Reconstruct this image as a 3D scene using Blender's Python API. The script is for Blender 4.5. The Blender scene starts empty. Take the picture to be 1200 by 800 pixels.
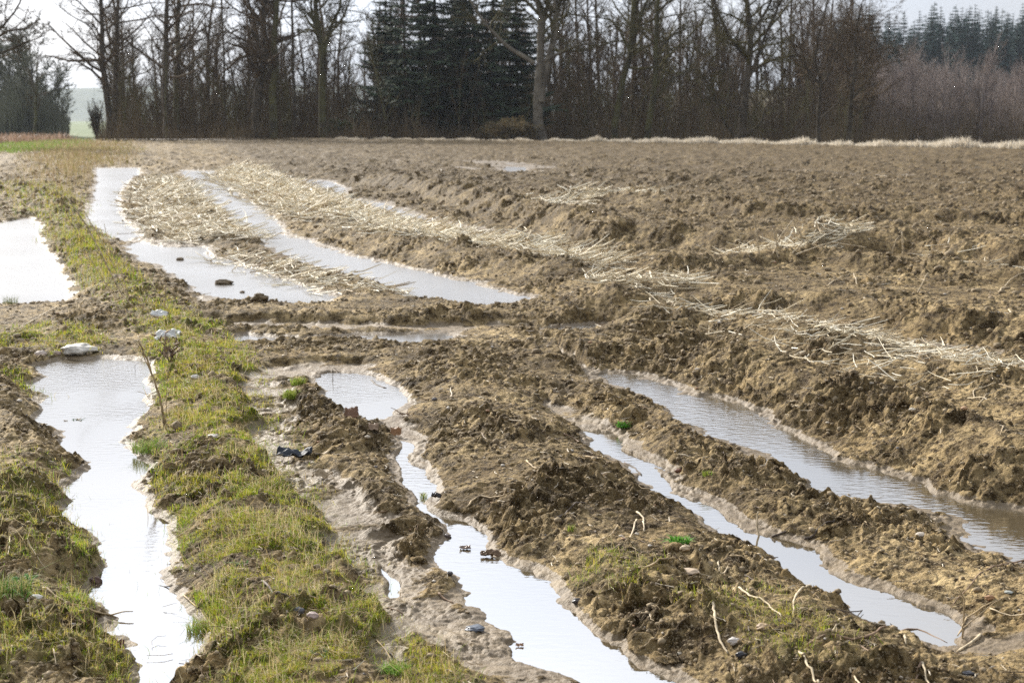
import bpy, math, random
import numpy as np

# ------------------------------------------------------------------ camera, world, sun, exposure
scn = bpy.context.scene
COL = scn.collection
H, F, HOR = 1.70, 1667.0, 140.0
PITCH = math.atan((400 - HOR) / F)

cam_d = bpy.data.cameras.new('camera')
cam = bpy.data.objects.new('camera', cam_d); COL.objects.link(cam)
cam.location = (0, 0, H); cam.rotation_euler = (math.pi/2 - PITCH, 0, 0)
cam_d.sensor_width = 36; cam_d.lens = 36 * F / 1200
cam_d.clip_start = 0.05; cam_d.clip_end = 9000
cam_d.dof.use_dof = True; cam_d.dof.focus_distance = 6.4; cam_d.dof.aperture_fstop = 5.6
scn.camera = cam

SUN_EL, SUN_AZ = math.radians(27), math.radians(-36)      # azimuth from +Y towards +X; sun stands behind the wood
world = bpy.data.worlds.new('World'); scn.world = world; world.use_nodes = True
nt = world.node_tree; N = nt.nodes; L = nt.links
for n in list(N): N.remove(n)
wo = N.new('ShaderNodeOutputWorld'); bg = N.new('ShaderNodeBackground'); L.new(bg.outputs[0], wo.inputs[0])
sky = N.new('ShaderNodeTexSky'); sky.sky_type = 'NISHITA'; sky.sun_disc = False
sky.sun_elevation = SUN_EL; sky.sun_rotation = SUN_AZ
try: sky.dust_density = 3.0
except Exception: pass
tc = N.new('ShaderNodeTexCoord'); sp = N.new('ShaderNodeSeparateXYZ'); L.new(tc.outputs['Generated'], sp.inputs[0])
mr = N.new('ShaderNodeMapRange'); mr.inputs['From Min'].default_value = 0.0; mr.inputs['From Max'].default_value = 0.9
mr.inputs['To Min'].default_value = 3.4; mr.inputs['To Max'].default_value = 12.0
L.new(sp.outputs['Z'], mr.inputs['Value'])
# the cloud is brightest round the hidden sun
dt = N.new('ShaderNodeVectorMath'); dt.operation = 'DOT_PRODUCT'; L.new(tc.outputs['Generated'], dt.inputs[0])
dt.inputs[1].default_value = (math.sin(math.radians(-12))*math.cos(math.radians(30)), math.cos(math.radians(-12))*math.cos(math.radians(30)), math.sin(math.radians(30)))
m0 = N.new('ShaderNodeMath'); m0.operation = 'MAXIMUM'; m0.inputs[1].default_value = 0; L.new(dt.outputs['Value'], m0.inputs[0])
m1 = N.new('ShaderNodeMath'); m1.operation = 'POWER'; m1.inputs[1].default_value = 8; L.new(m0.outputs[0], m1.inputs[0])
m2 = N.new('ShaderNodeMath'); m2.operation = 'MULTIPLY_ADD'; m2.inputs[1].default_value = 20; L.new(m1.outputs[0], m2.inputs[0]); L.new(mr.outputs[0], m2.inputs[2])
cn = N.new('ShaderNodeTexNoise'); cn.inputs['Scale'].default_value = 3.0; cn.inputs['Detail'].default_value = 6
mp = N.new('ShaderNodeMapping'); mp.inputs['Scale'].default_value = (1, 1, 3.5)
L.new(tc.outputs['Generated'], mp.inputs[0]); L.new(mp.outputs[0], cn.inputs['Vector'])
cr = N.new('ShaderNodeValToRGB')
cr.color_ramp.elements[0].position = 0.3; cr.color_ramp.elements[0].color = (0.74, 0.82, 0.96, 1)
cr.color_ramp.elements[1].position = 0.7; cr.color_ramp.elements[1].color = (0.95, 0.98, 1.04, 1)
L.new(cn.outputs[0], cr.inputs[0])
vm = N.new('ShaderNodeVectorMath'); vm.operation = 'SCALE'; L.new(cr.outputs[0], vm.inputs[0]); L.new(m2.outputs[0], vm.inputs['Scale'])
mx = N.new('ShaderNodeMixRGB'); mx.inputs[0].default_value = 0.9
L.new(sky.outputs[0], mx.inputs[1]); L.new(vm.outputs[0], mx.inputs[2])
L.new(mx.outputs[0], bg.inputs['Color']); bg.inputs['Strength'].default_value = 0.060

sun_d = bpy.data.lights.new('sun', 'SUN'); sun_d.energy = 5.0; sun_d.angle = math.radians(8); sun_d.color = (1.0, 0.95, 0.87)
sun = bpy.data.objects.new('sun', sun_d); COL.objects.link(sun)
sun.rotation_euler = (-(math.pi/2 - SUN_EL), 0, -SUN_AZ)
scn.view_settings.view_transform = 'Standard'; scn.view_settings.look = 'None'
scn.view_settings.gamma = 1.0; scn.view_settings.exposure = 0.97
scn.cycles.use_denoising = False
scn.cycles.max_bounces = 6; scn.cycles.diffuse_bounces = 2; scn.cycles.glossy_bounces = 3
scn.cycles.transmission_bounces = 2; scn.cycles.transparent_max_bounces = 6; scn.cycles.volume_bounces = 1; scn.cycles.sample_clamp_indirect = 3.0

# ------------------------------------------------------------------ helpers
CP, SP = math.cos(PITCH), math.sin(PITCH)
def U(px, py, z=0.0):
    """ground point seen at a spot of the photograph, at height z"""
    u, v = px - 600.0, 400.0 - py
    dy = CP*F + SP*v; dz = -SP*F + CP*v
    t = (z - H) / dz
    return np.array([u*t, dy*t, z])
def W(px, py, D):
    """point at distance D (world y)"""
    u, v = px - 600.0, 400.0 - py
    dy = CP*F + SP*v; dz = -SP*F + CP*v
    t = D / dy
    return np.array([u*t, D, H + dz*t])

rs = np.random.RandomState(11)
GR = rs.rand(4096) * 2*np.pi
GX, GY = np.cos(GR).astype(np.float32), np.sin(GR).astype(np.float32)
RV = rs.rand(4096, 3).astype(np.float32)
def _h(ix, iy, s):
    return ((ix.astype(np.int64)*73856093) ^ (iy.astype(np.int64)*19349663) ^ (s*83492791)) & 4095
def perlin(x, y, s=0):
    xi = np.floor(x); yi = np.floor(y); fx = x - xi; fy = y - yi
    xi = xi.astype(np.int64); yi = yi.astype(np.int64)
    u = fx*fx*fx*(fx*(fx*6-15)+10); v = fy*fy*fy*(fy*(fy*6-15)+10)
    def g(a, b):
        k = _h(xi+a, yi+b, s); return GX[k]*(fx-a) + GY[k]*(fy-b)
    a = g(0, 0); b = g(1, 0); c = g(0, 1); d = g(1, 1)
    return ((a + u*(b-a)) + v*((c + u*(d-c)) - (a + u*(b-a)))) * 1.5
def worley(x, y, s=0):
    """distance to the nearest lump centre, and that lump's random value"""
    xi = np.floor(x).astype(np.int64); yi = np.floor(y).astype(np.int64)
    best = np.full(x.shape, 9.0, np.float32); val = np.zeros(x.shape, np.float32)
    for a in (-1, 0, 1):
        for b in (-1, 0, 1):
            k = _h(xi+a, yi+b, s); r = RV[k]
            d = (xi+a+r[:, 0]-x)**2 + (yi+b+r[:, 1]-y)**2
            m = d < best; best = np.where(m, d, best); val = np.where(m, r[:, 2], val)
    return np.sqrt(best), val
def sstep(a, b, x):
    t = np.clip((x-a)/(b-a), 0, 1); return t*t*(3-2*t)
def seg_dist(x, y, pts):
    """distance to a polyline and the interpolation of extra columns of pts along it"""
    best = np.full(x.shape, 1e9, np.float32); ex = np.zeros((pts.shape[1]-2,)+x.shape, np.float32)
    for i in range(len(pts)-1):
        a, b = pts[i], pts[i+1]; ab = b[:2]-a[:2]; l2 = max(float(ab@ab), 1e-9)
        t = np.clip(((x-a[0])*ab[0] + (y-a[1])*ab[1])/l2, 0, 1)
        d = (x-a[0]-t*ab[0])**2 + (y-a[1]-t*ab[1])**2
        m = d < best; best = np.where(m, d, best)
        for j in range(ex.shape[0]): ex[j] = np.where(m, a[2+j] + t*(b[2+j]-a[2+j]), ex[j])
    return np.sqrt(best), ex
def poly_sd(x, y, P):
    """signed distance to a polygon, negative inside"""
    n = len(P); best = np.full(x.shape, 1e9, np.float32); ins = np.zeros(x.shape, bool)
    for i in range(n):
        a, b = P[i], P[(i+1) % n]; ab = b-a; l2 = max(float(ab@ab), 1e-9)
        t = np.clip(((x-a[0])*ab[0] + (y-a[1])*ab[1])/l2, 0, 1)
        best = np.minimum(best, (x-a[0]-t*ab[0])**2 + (y-a[1]-t*ab[1])**2)
        if a[1] != b[1]:
            c = ((a[1] > y) != (b[1] > y)) & (x < (b[0]-a[0])*(y-a[1])/(b[1]-a[1]) + a[0]); ins ^= c
    d = np.sqrt(best); return np.where(ins, -d, d)

def make_mesh(name, V, faces, mats, smooth=True, attrs=None, matidx=None):
    me = bpy.data.meshes.new(name)
    V = np.asarray(V, np.float32); me.vertices.add(len(V)); me.vertices.foreach_set('co', V.ravel())
    fl = [np.asarray(f, np.int32) for f in faces if len(f)]
    loops = np.concatenate([f.ravel() for f in fl]); tot = np.concatenate([np.full(len(f), f.shape[1], np.int32) for f in fl])
    st = np.zeros(len(tot), np.int32); st[1:] = np.cumsum(tot)[:-1]
    me.loops.add(len(loops)); me.loops.foreach_set('vertex_index', loops)
    me.polygons.add(len(tot)); me.polygons.foreach_set('loop_start', st); me.polygons.foreach_set('loop_total', tot)
    me.polygons.foreach_set('use_smooth', np.full(len(tot), smooth))
    for m in (mats if isinstance(mats, (list, tuple)) else [mats]): me.materials.append(m)
    if matidx is not None: me.polygons.foreach_set('material_index', np.asarray(matidx, np.int32))
    if attrs:
        for k, v in attrs.items():
            if v.ndim == 1:
                at = me.attributes.new(k, 'FLOAT', 'POINT'); at.data.foreach_set('value', v.astype(np.float32))
            else:
                at = me.attributes.new(k, 'FLOAT_COLOR', 'POINT')
                at.data.foreach_set('color', np.c_[v, np.ones(len(v))].astype(np.float32).ravel())
    me.update(calc_edges=True)
    return me
def link(name, me, parent=None):
    o = bpy.data.objects.new(name, me); COL.objects.link(o)
    if parent: o.parent = parent
    return o
def tag(o, label=None, cat=None, group=None, kind=None):
    if label: o['label'] = label
    if cat: o['category'] = cat
    if group: o['group'] = group
    if kind: o['kind'] = kind
    return o
def empty(name, loc, rz=0.0, sc=1.0):
    o = bpy.data.objects.new(name, None); COL.objects.link(o)
    o.location = loc; o.rotation_euler = (0, 0, rz); o.scale = (sc,)*3; o.empty_display_size = 0.2
    return o
def dup(root, loc, rz=0.0, sc=1.0):
    r = root.copy(); COL.objects.link(r); r.location = loc; r.rotation_euler = (0, 0, rz); r.scale = (sc,)*3
    for ch in list(root.children):
        c = ch.copy(); COL.objects.link(c); c.parent = r
    return r
def tubes(P, R, sides, cap=False):
    """P (B,n,3), R (B,n) -> verts, quads, caps"""
    P = np.asarray(P, np.float32); R = np.asarray(R, np.float32); B, n, _ = P.shape
    T = np.gradient(P, axis=1); T /= np.linalg.norm(T, axis=2, keepdims=True) + 1e-9
    ref = np.where(np.abs(T[:, :1, 2:3]) > 0.9, np.array([[[1, 0, 0]]]), np.array([[[0.05, 0.1, 1.0]]]))
    A = np.cross(T, np.broadcast_to(ref, T.shape)); A /= np.linalg.norm(A, axis=2, keepdims=True) + 1e-9
    C = np.cross(T, A)
    an = np.arange(sides)*2*np.pi/sides
    V = P[:, :, None, :] + R[:, :, None, None]*(np.cos(an)[None, None, :, None]*A[:, :, None, :] + np.sin(an)[None, None, :, None]*C[:, :, None, :])
    idx = np.arange(B*n*sides).reshape(B, n, sides)
    a = idx[:, :-1, :]; b = np.roll(a, -1, 2); c = idx[:, 1:, :]; d = np.roll(c, -1, 2)
    Q = np.stack([a, c, d, b], -1).reshape(-1, 4)
    caps = np.concatenate([idx[:, 0, ::1], idx[:, -1, ::-1]]) if cap else np.zeros((0, sides), int)
    return V.reshape(-1, 3), Q, caps
def merge(parts):
    Vs, Qs, o = [], [], 0
    for V, Q in parts:
        Vs.append(V); Qs.append(Q+o); o += len(V)
    return np.concatenate(Vs), np.concatenate(Qs)

# ------------------------------------------------------------------ materials
def mat(name):
    m = bpy.data.materials.new(name); m.use_nodes = True
    return m, m.node_tree.nodes, m.node_tree.links, m.node_tree.nodes['Principled BSDF']
def simple(name, c0, c1, scale=8.0, rough=0.8, bump=0.3, spec=0.1, detail=6, dist=0.01):
    m, N, L, b = mat(name)
    tc = N.new('ShaderNodeTexCoord'); n = N.new('ShaderNodeTexNoise'); n.inputs['Scale'].default_value = scale; n.inputs['Detail'].default_value = detail
    L.new(tc.outputs['Object'], n.inputs['Vector'])
    r = N.new('ShaderNodeValToRGB'); r.color_ramp.elements[0].position = 0.35; r.color_ramp.elements[1].position = 0.65
    r.color_ramp.elements[0].color = (*c0, 1); r.color_ramp.elements[1].color = (*c1, 1)
    L.new(n.outputs[0], r.inputs[0]); L.new(r.outputs[0], b.inputs['Base Color'])
    b.inputs['Roughness'].default_value = rough; b.inputs['Specular IOR Level'].default_value = spec
    if bump:
        bp = N.new('ShaderNodeBump'); bp.inputs['Strength'].default_value = bump; bp.inputs['Distance'].default_value = dist
        L.new(n.outputs[0], bp.inputs['Height']); L.new(bp.outputs[0], b.inputs['Normal'])
    return m
def attr_mat(name, rough=0.7, transl=0.0):
    m, N, L, b = mat(name)
    a = N.new('ShaderNodeAttribute'); a.attribute_name = 'tint'
    L.new(a.outputs['Color'], b.inputs['Base Color']); b.inputs['Roughness'].default_value = rough
    b.inputs['Specular IOR Level'].default_value = 0.12
    if transl:
        t = N.new('ShaderNodeBsdfTranslucent'); L.new(a.outputs['Color'], t.inputs['Color'])
        mxs = N.new('ShaderNodeMixShader'); mxs.inputs[0].default_value = transl
        L.new(b.outputs[0], mxs.inputs[1]); L.new(t.outputs[0], mxs.inputs[2])
        L.new(mxs.outputs[0], N['Material Output'].inputs[0])
    return m

def mud_material():
    m, N, L, b = mat('mud')
    tc = N.new('ShaderNodeTexCoord')
    def noise(scale, detail=8, rough=0.6):
        n = N.new('ShaderNodeTexNoise'); n.inputs['Scale'].default_value = scale; n.inputs['Detail'].default_value = detail
        n.inputs['Roughness'].default_value = rough; L.new(tc.outputs['Object'], n.inputs['Vector']); return n.outputs[0]
    def attr(k):
        a = N.new('ShaderNodeAttribute'); a.attribute_name = k; return a.outputs['Fac']
    def mixc(fac, a, bb):
        x = N.new('ShaderNodeMixRGB')
        if isinstance(fac, float): x.inputs[0].default_value = fac
        else: L.new(fac, x.inputs[0])
        for i, v in ((1, a), (2, bb)):
            if isinstance(v, tuple): x.inputs[i].default_value = (*v, 1)
            else: L.new(v, x.inputs[i])
        return x.outputs[0]
    def ramp(v, p0, p1):
        r = N.new('ShaderNodeMapRange'); r.inputs['From Min'].default_value = p0; r.inputs['From Max'].default_value = p1
        L.new(v, r.inputs['Value']); return r.outputs[0]
    def math_(op, a, c):
        x = N.new('ShaderNodeMath'); x.operation = op; x.use_clamp = False
        for i, v in ((0, a), (1, c)):
            if isinstance(v, (int, float)): x.inputs[i].default_value = v
            else: L.new(v, x.inputs[i])
        return x.outputs[0]
    wet, moss, tone, pale = attr('wet'), attr('moss'), attr('tone'), attr('pale')
    n1 = noise(3.0, 6); n2 = noise(26.0, 8, 0.65)
    wv_ = N.new('ShaderNodeMapRange'); wv_.interpolation_type = 'SMOOTHSTEP'; wv_.inputs['From Min'].default_value = 0.42; wv_.inputs['From Max'].default_value = 0.72
    L.new(math_('ADD', wet, math_('MULTIPLY', math_('SUBTRACT', n2, 0.5), 0.9)), wv_.inputs['Value']); wet = wv_.outputs[0]
    n3 = noise(140.0, 4); n5 = noise(5.0, 10, 0.8)
    c = mixc(ramp(n1, 0.35, 0.65), MUD_A, MUD_B)
    c = mixc(ramp(n5, 0.38, 0.56), MUD_D, c)
    c = mixc(ramp(n2, 0.38, 0.53), MUD_D, c)
    c = mixc(ramp(n3, 0.55, 0.75), c, MUD_L)
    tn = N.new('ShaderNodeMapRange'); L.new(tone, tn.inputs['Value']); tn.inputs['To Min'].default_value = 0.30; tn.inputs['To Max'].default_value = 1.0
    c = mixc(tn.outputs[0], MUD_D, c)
    c = mixc(math_('MULTIPLY', wet, 0.8), c, WET_C)
    c = mixc(pale, c, (0.40, 0.34, 0.24))
    n4 = noise(40.0, 6)
    mc = mixc(ramp(n4, 0.35, 0.65), (0.055, 0.075, 0.012), (0.17, 0.16, 0.035))
    c = mixc(moss, c, mc)
    L.new(c, b.inputs['Base Color'])
    rg = N.new('ShaderNodeMapRange'); L.new(wet, rg.inputs['Value']); rg.inputs['To Min'].default_value = 0.72; rg.inputs['To Max'].default_value = 0.60
    L.new(rg.outputs[0], b.inputs['Roughness'])
    sg = N.new('ShaderNodeMapRange'); L.new(wet, sg.inputs['Value']); sg.inputs['To Min'].default_value = 0.06; sg.inputs['To Max'].default_value = 0.24
    L.new(sg.outputs[0], b.inputs['Specular IOR Level'])
    v = N.new('ShaderNodeTexVoronoi'); v.inputs['Scale'].default_value = 60.0; L.new(tc.outputs['Object'], v.inputs['Vector'])
    hgt = math_('ADD', math_('MULTIPLY', n2, 1.0), math_('MULTIPLY', n3, 0.6))
    hgt = math_('ADD', hgt, math_('MULTIPLY', v.outputs['Distance'], 0.3))
    bp = N.new('ShaderNodeBump'); bp.inputs['Distance'].default_value = 0.02
    st = N.new('ShaderNodeMapRange'); L.new(wet, st.inputs['Value']); st.inputs['To Min'].default_value = 0.9; st.inputs['To Max'].default_value = 0.42
    L.new(st.outputs[0], bp.inputs['Strength']); L.new(hgt, bp.inputs['Height']); L.new(bp.outputs[0], b.inputs['Normal'])
    return m
MUD_A = (0.25, 0.172, 0.075); MUD_B = (0.48, 0.355, 0.18); MUD_D = (0.026, 0.015, 0.005); MUD_L = (0.52, 0.42, 0.27)
WET_C = (0.15, 0.112, 0.07)
M_MUD = mud_material()

def water_material():
    m, N, L, b = mat('puddle_water')
    tc = N.new('ShaderNodeTexCoord'); mp = N.new('ShaderNodeMapping'); mp.inputs['Scale'].default_value = (0.45, 1.0, 1)
    L.new(tc.outputs['Object'], mp.inputs[0])
    n = N.new('ShaderNodeTexNoise'); n.inputs['Scale'].default_value = 34.0; n.inputs['Detail'].default_value = 3; L.new(mp.outputs[0], n.inputs['Vector'])
    g = N.new('ShaderNodeTexNoise'); g.inputs['Scale'].default_value = 0.7; g.inputs['Detail'].default_value = 2; L.new(tc.outputs['Object'], g.inputs['Vector'])
    # wind reaches the water farther out in the open field more than the sheltered near ruts
    s = N.new('ShaderNodeSeparateXYZ'); L.new(tc.outputs['Object'], s.inputs[0])
    r1 = N.new('ShaderNodeMapRange'); r1.inputs['From Min'].default_value = 4.5; r1.inputs['From Max'].default_value = 14.0
    r1.inputs['To Min'].default_value = 0.02; r1.inputs['To Max'].default_value = 0.25; L.new(s.outputs['Y'], r1.inputs['Value'])
    L.new(r1.outputs[0], b.inputs['Roughness'])
    r2 = N.new('ShaderNodeMapRange'); r2.inputs['From Min'].default_value = 4.5; r2.inputs['From Max'].default_value = 8.0
    r2.inputs['To Min'].default_value = 0.05; r2.inputs['To Max'].default_value = 0.5; L.new(s.outputs['Y'], r2.inputs['Value'])
    mm = N.new('ShaderNodeMath'); mm.operation = 'MULTIPLY'; gm = N.new('ShaderNodeMapRange'); gm.inputs['From Min'].default_value = 0.38; gm.inputs['From Max'].default_value = 0.62; L.new(g.outputs[0], gm.inputs['Value'])
    L.new(r2.outputs[0], mm.inputs[0]); L.new(gm.outputs[0], mm.inputs[1])
    bp = N.new('ShaderNodeBump'); bp.inputs['Distance'].default_value = 0.012
    L.new(mm.outputs[0], bp.inputs['Strength']); L.new(n.outputs[0], bp.inputs['Height']); L.new(bp.outputs[0], b.inputs['Normal'])
    b.inputs['Base Color'].default_value = (0.075, 0.058, 0.034, 1)
    b.inputs['IOR'].default_value = 4.8
    b.inputs['Specular IOR Level'].default_value = 0.5
    return m
M_WATER = water_material()
M_BARK = simple('bark', (0.04, 0.032, 0.022), (0.11, 0.09, 0.065), 3.0, 0.9, 0.5)
M_BARKG = simple('mossy_bark', (0.05, 0.042, 0.028), (0.11, 0.105, 0.045), 1.2, 0.9, 0.5)
M_BARKP = simple('pale_bark', (0.10, 0.085, 0.065), (0.20, 0.175, 0.135), 1.5, 0.9, 0.5)
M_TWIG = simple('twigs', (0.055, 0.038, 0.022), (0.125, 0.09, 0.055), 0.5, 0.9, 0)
M_BRUSH = simple('brush_stems', (0.055, 0.038, 0.022), (0.21, 0.16, 0.095), 0.35, 0.9, 0)
M_HAZYT = simple('haze_tinted_twigs', (0.10, 0.10, 0.075), (0.19, 0.19, 0.14), 0.3, 0.9, 0)  # pale grey-green paints distance haze into the twig colour
M_TWIGG = simple('olive_twigs', (0.055, 0.045, 0.02), (0.115, 0.10, 0.04), 0.4, 0.9, 0)
M_TWIGP = simple('hazy_purple_twigs', (0.17, 0.135, 0.12), (0.30, 0.25, 0.22), 0.2, 0.9, 0)  # purple-brown twigs, their colour lightened to imitate haze over the far wood
M_NEEDLE = simple('needles', (0.030, 0.050, 0.030), (0.075, 0.105, 0.055), 2.0, 0.7, 0)
M_SPRUCE = simple('hazy_spruce_needles', (0.04, 0.075, 0.07), (0.08, 0.125, 0.11), 0.6, 0.8, 0)  # needle colour shifted to light blue, painting in the haze before the hilltop
M_GRASS = attr_mat('grass_blades', 0.6, 0.35)
M_STRAW = attr_mat('straw', 0.6, 0.1)
M_SOIL = simple('soil_lumps', (0.13, 0.095, 0.055), (0.28, 0.22, 0.14), 30.0, 0.75, 0.6)
M_FIELD = simple('far_meadow', (0.09, 0.12, 0.05), (0.13, 0.15, 0.07), 0.02, 0.9, 0)
M_LAND = simple('winter_land', (0.07, 0.06, 0.035), (0.12, 0.10, 0.06), 0.03, 0.9, 0)
M_LITTER = simple('forest_floor', (0.07, 0.05, 0.03), (0.14, 0.10, 0.06), 0.5, 0.9, 0)
M_HILL = simple('far_hill_forest', (0.03, 0.045, 0.03), (0.07, 0.08, 0.05), 0.05, 0.9, 0)

# ------------------------------------------------------------------ the mud field: puddle outlines, ridges, ruts
PUD = [  # outline in the photograph, bank width (m)
 ([(42,432),(75,420),(128,420),(160,426),(174,436),(174,470),(166,487),(153,500),(152,520),(160,540),(168,560),(180,590),(195,622),(204,640),(200,668),(205,700),(208,745),(218,770),(205,790),(190,830),(160,830),(150,790),(138,750),(128,722),(106,695),(100,675),(100,620),(72,600),(88,585),(92,555),(80,520),(68,503),(54,495),(50,470),(46,450)], .10),
 ([(-80,262),(0,262),(35,256),(52,268),(45,278),(58,296),(72,318),(84,345),(70,357),(20,359),(-80,360)], .15),
 ([(113,197),(163,197),(161,206),(150,213),(140,226),(138,242),(147,260),(162,272),(155,284),(138,282),(120,272),(103,260),(107,240),(113,215)], .3),
 ([(145,290),(160,284),(200,290),(238,289),(247,300),(292,311),(340,330),(392,349),(370,358),(330,356),(262,356),(240,346),(215,332),(190,312),(160,302)], .2),
 ([(212,200),(252,201),(265,215),(305,245),(327,260),(330,274),(370,285),(410,300),(450,308),(520,325),(590,340),(624,353),(600,359),(570,360),(530,356),(480,348),(440,332),(400,321),(370,313),(330,300),(300,279),(270,261),(240,238),(218,214)], .3),
 ([(345,210),(385,212),(408,222),(405,231),(380,223),(350,216)], .5),
 ([(412,233),(450,238),(480,250),(515,262),(500,266),(450,252),(418,241)], .5),
 ([(590,196),(617,196),(618,202),(592,202)], 1.0),
 ([(270,397),(300,391),(350,397),(400,394),(460,394),(533,391),(538,400),(480,406),(420,404),(340,402),(280,403)], .15),
 ([(630,385),(700,381),(740,384),(700,391),(640,394)], .15),
 ([(358,443),(385,438),(430,439),(450,446),(480,464),(479,474),(464,482),(458,492),(435,498),(418,494),(405,480),(388,468),(370,456)], .10),
 ([(455,514),(480,526),(487,544),(502,560),(523,571),(522,583),(506,588),(520,602),(545,614),(570,638),(600,658),(627,670),(640,690),(648,704),(668,716),(690,735),(712,751),(745,772),(775,795),(800,830),(690,830),(655,800),(632,795),(600,776),(596,750),(583,733),(578,718),(560,702),(535,681),(522,670),(516,645),(508,620),(495,592),(478,572),(462,548)], .10),
 ([(706,440),(730,437),(762,445),(800,458),(850,470),(900,488),(940,510),(1000,541),(1050,556),(1100,576),(1150,596),(1200,605),(1270,622),(1270,680),(1200,662),(1150,640),(1110,612),(1070,598),(1030,592),(1000,590),(970,582),(935,560),(905,535),(880,525),(850,515),(820,503),(790,492),(770,478),(745,463),(722,452)], .21),
 ([(682,503),(720,508),(738,530),(757,550),(790,578),(820,588),(850,608),(885,624),(922,638),(962,658),(1002,673),(1042,688),(1077,703),(1098,718),(1120,732),(1130,758),(1100,756),(1070,746),(1035,730),(1010,712),(985,700),(955,685),(925,668),(895,655),(858,636),(825,612),(795,602),(757,573),(735,556),(700,530),(685,516)], .09),
 ([(440,668),(450,664),(468,690),(474,700),(462,704),(450,696)], .06),
]
SHEEN = [  # wet smeared flats: centre line in the photograph, half width (m)
 ([(420,434),(330,438),(305,445),(318,490),(335,540),(380,590),(432,640),(460,690),(500,735),(560,765),(620,805)], .16),
 ([(250,383),(330,384),(420,386),(560,386),(740,388)], .17),
 ([(640,478),(700,502),(760,552),(850,612),(960,668),(1100,735),(1200,760)], .10),
 ([(480,408),(560,420)], .10), ([(230,300),(200,285),(150,282)], .4), ([(480,258),(560,270)], .3),
 ([(560,190),(620,198)], 1.2), ([(470,470),(470,520),(500,590)], .10), ([(240,352),(340,362)], .15),
 ([(560,700),(480,740),(430,800)], .07),
 ([(1130,760),(1200,765),(1260,770)], .15), ([(620,400),(760,470),(700,440)], .07), ([(1000,206),(1060,208)], 1.0),
]
CREST = [  # crest line in the photograph, height z, half width, crumble
 ([(-60,430),(0,450),(28,520),(40,620),(55,700),(70,830)], .17, .30),
 ([(0,385),(60,385),(110,372)], .11, .25),
 ([(205,370),(245,430),(262,500),(268,560),(290,620),(300,700),(330,760),(360,840)], .15, .26),
 ([(20,215),(62,235),(88,275),(118,310),(150,345),(200,375)], .16, .45),
 ([(-40,205),(20,190),(70,180),(120,178)], .20, 1.2),
 ([(185,203),(215,235),(260,262),(330,286),(420,316),(500,345),(560,362)], .17, .38),
 ([(285,196),(330,222),(385,250),(450,272),(540,290),(640,300),(720,330),(780,362),(860,366),(950,390),(1060,412),(1200,440),(1300,460)], .34, .55),
 ([(650,395),(720,405),(790,402),(860,400)], .22, .35),
 ([(860,402),(940,428),(1000,452),(1100,482),(1250,520)], .36, .42),
 ([(400,198),(470,205),(560,222),(640,240),(720,254),(850,262),(1000,266),(1083,267),(1200,281),(1300,290)], .55, .46),
 ([(600,278),(700,285),(800,300),(870,296),(950,292),(1020,298),(1100,305),(1200,316),(1300,325)], .34, .45),
 ([(640,222),(750,228),(900,240),(1000,242),(1200,248)], .33, .6),
 ([(430,180),(600,192),(800,206),(1000,212),(1200,224)], .26, .9),
 ([(300,176),(500,181),(900,190),(1200,202)], .23, 1.3),
 ([(700,350),(800,338),(900,340),(1000,345),(1100,362),(1250,378)], .29, .4),
 ([(695,446),(745,466),(800,500),(870,526),(930,560),(985,578),(1050,592),(1110,612),(1160,640),(1220,680)], .135, .15),
 ([(550,430),(600,500),(650,560),(700,620),(760,680),(840,720),(950,770),(1010,830)], .14, .30),
 ([(1150,690),(1210,720)], .14, .18),
 ([(335,462),(360,480),(400,500),(440,540),(470,600),(495,660),(530,710),(560,740)], .055, .10),
 ([(240,362),(400,368),(520,368),(600,372),(700,372)], .12, .20),
 ([(440,412),(600,420),(700,425)], .10, .22),
]
DIP = [ ([(560,268),(640,284),(700,291),(850,291),(1000,289),(1200,305)], .13, .55), ([(780,345),(900,374),(1000,386),(1100,401),(1200,414),(1300,425)], .14, .30),
 ([(430,188),(600,200),(800,215),(1000,222),(1200,236)], .12, .8), ([(300,182),(500,188),(900,198),(1200,211)], .12, 1.2), ([(640,238),(750,246),(900,256),(1000,258),(1200,265)], .12, .5), ([(640,330),(720,352),(860,385)], .10, .3) ]
MOSS = [ ([(205,375),(245,430),(262,500),(275,560),(310,620),(340,700),(400,800)], .34, 1.0),
 ([(0,560),(20,640),(40,720),(60,830)], .40, .42), ([(0,395),(60,385),(80,400)], .3, .8), ([(0,430),(60,450)], .15, .5),
 ([(90,280),(120,320),(160,350),(200,375)], .3, .55), ([(25,215),(62,235),(88,275)], .8, .35),
 ([(0,175),(70,175)], 4.0, 1.0), ([(700,660),(780,690),(850,720)], .14, .28), ([(880,700),(950,760)], .2, .22), ([(430,760),(470,800)], .12, .6) ]
STRAWP = [ ([(275,200),(310,215),(350,232),(420,256),(500,275)], .8, 1.0), ([(500,282),(600,290),(690,306)], .35, 1.0),
 ([(190,208),(205,245),(250,270)], .8, .45), ([(270,290),(380,320),(450,330)], .35, .25), ([(630,235),(740,225)], .55, .5), ([(865,298),(985,288)], .28, .6),
 ([(860,366),(960,392),(1060,420),(1200,440)], .8, .10), ([(720,330),(790,325)], .3, .4), ([(1100,300),(1200,318)], .3, .12) ]

GA0, GA1, NC = math.radians(-23), math.radians(23), 1500
rr = [3.1]
while rr[-1] < 118:
    d = rr[-1]; rr.append(d + (0.0012*d if d < 11 else (0.0021*d if d < 45 else 0.004*d)))
rr = np.array(rr, np.float64); NR = len(rr); APEX = -2.0
an = np.linspace(GA0, GA1, NC)
X = ((rr - APEX)[:, None]*np.sin(an)[None, :]).ravel().astype(np.float64)
Y = (APEX + (rr - APEX)[:, None]*np.cos(an)[None, :]).ravel().astype(np.float64)
D = np.maximum(np.hypot(X, Y), 3.0)

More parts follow.
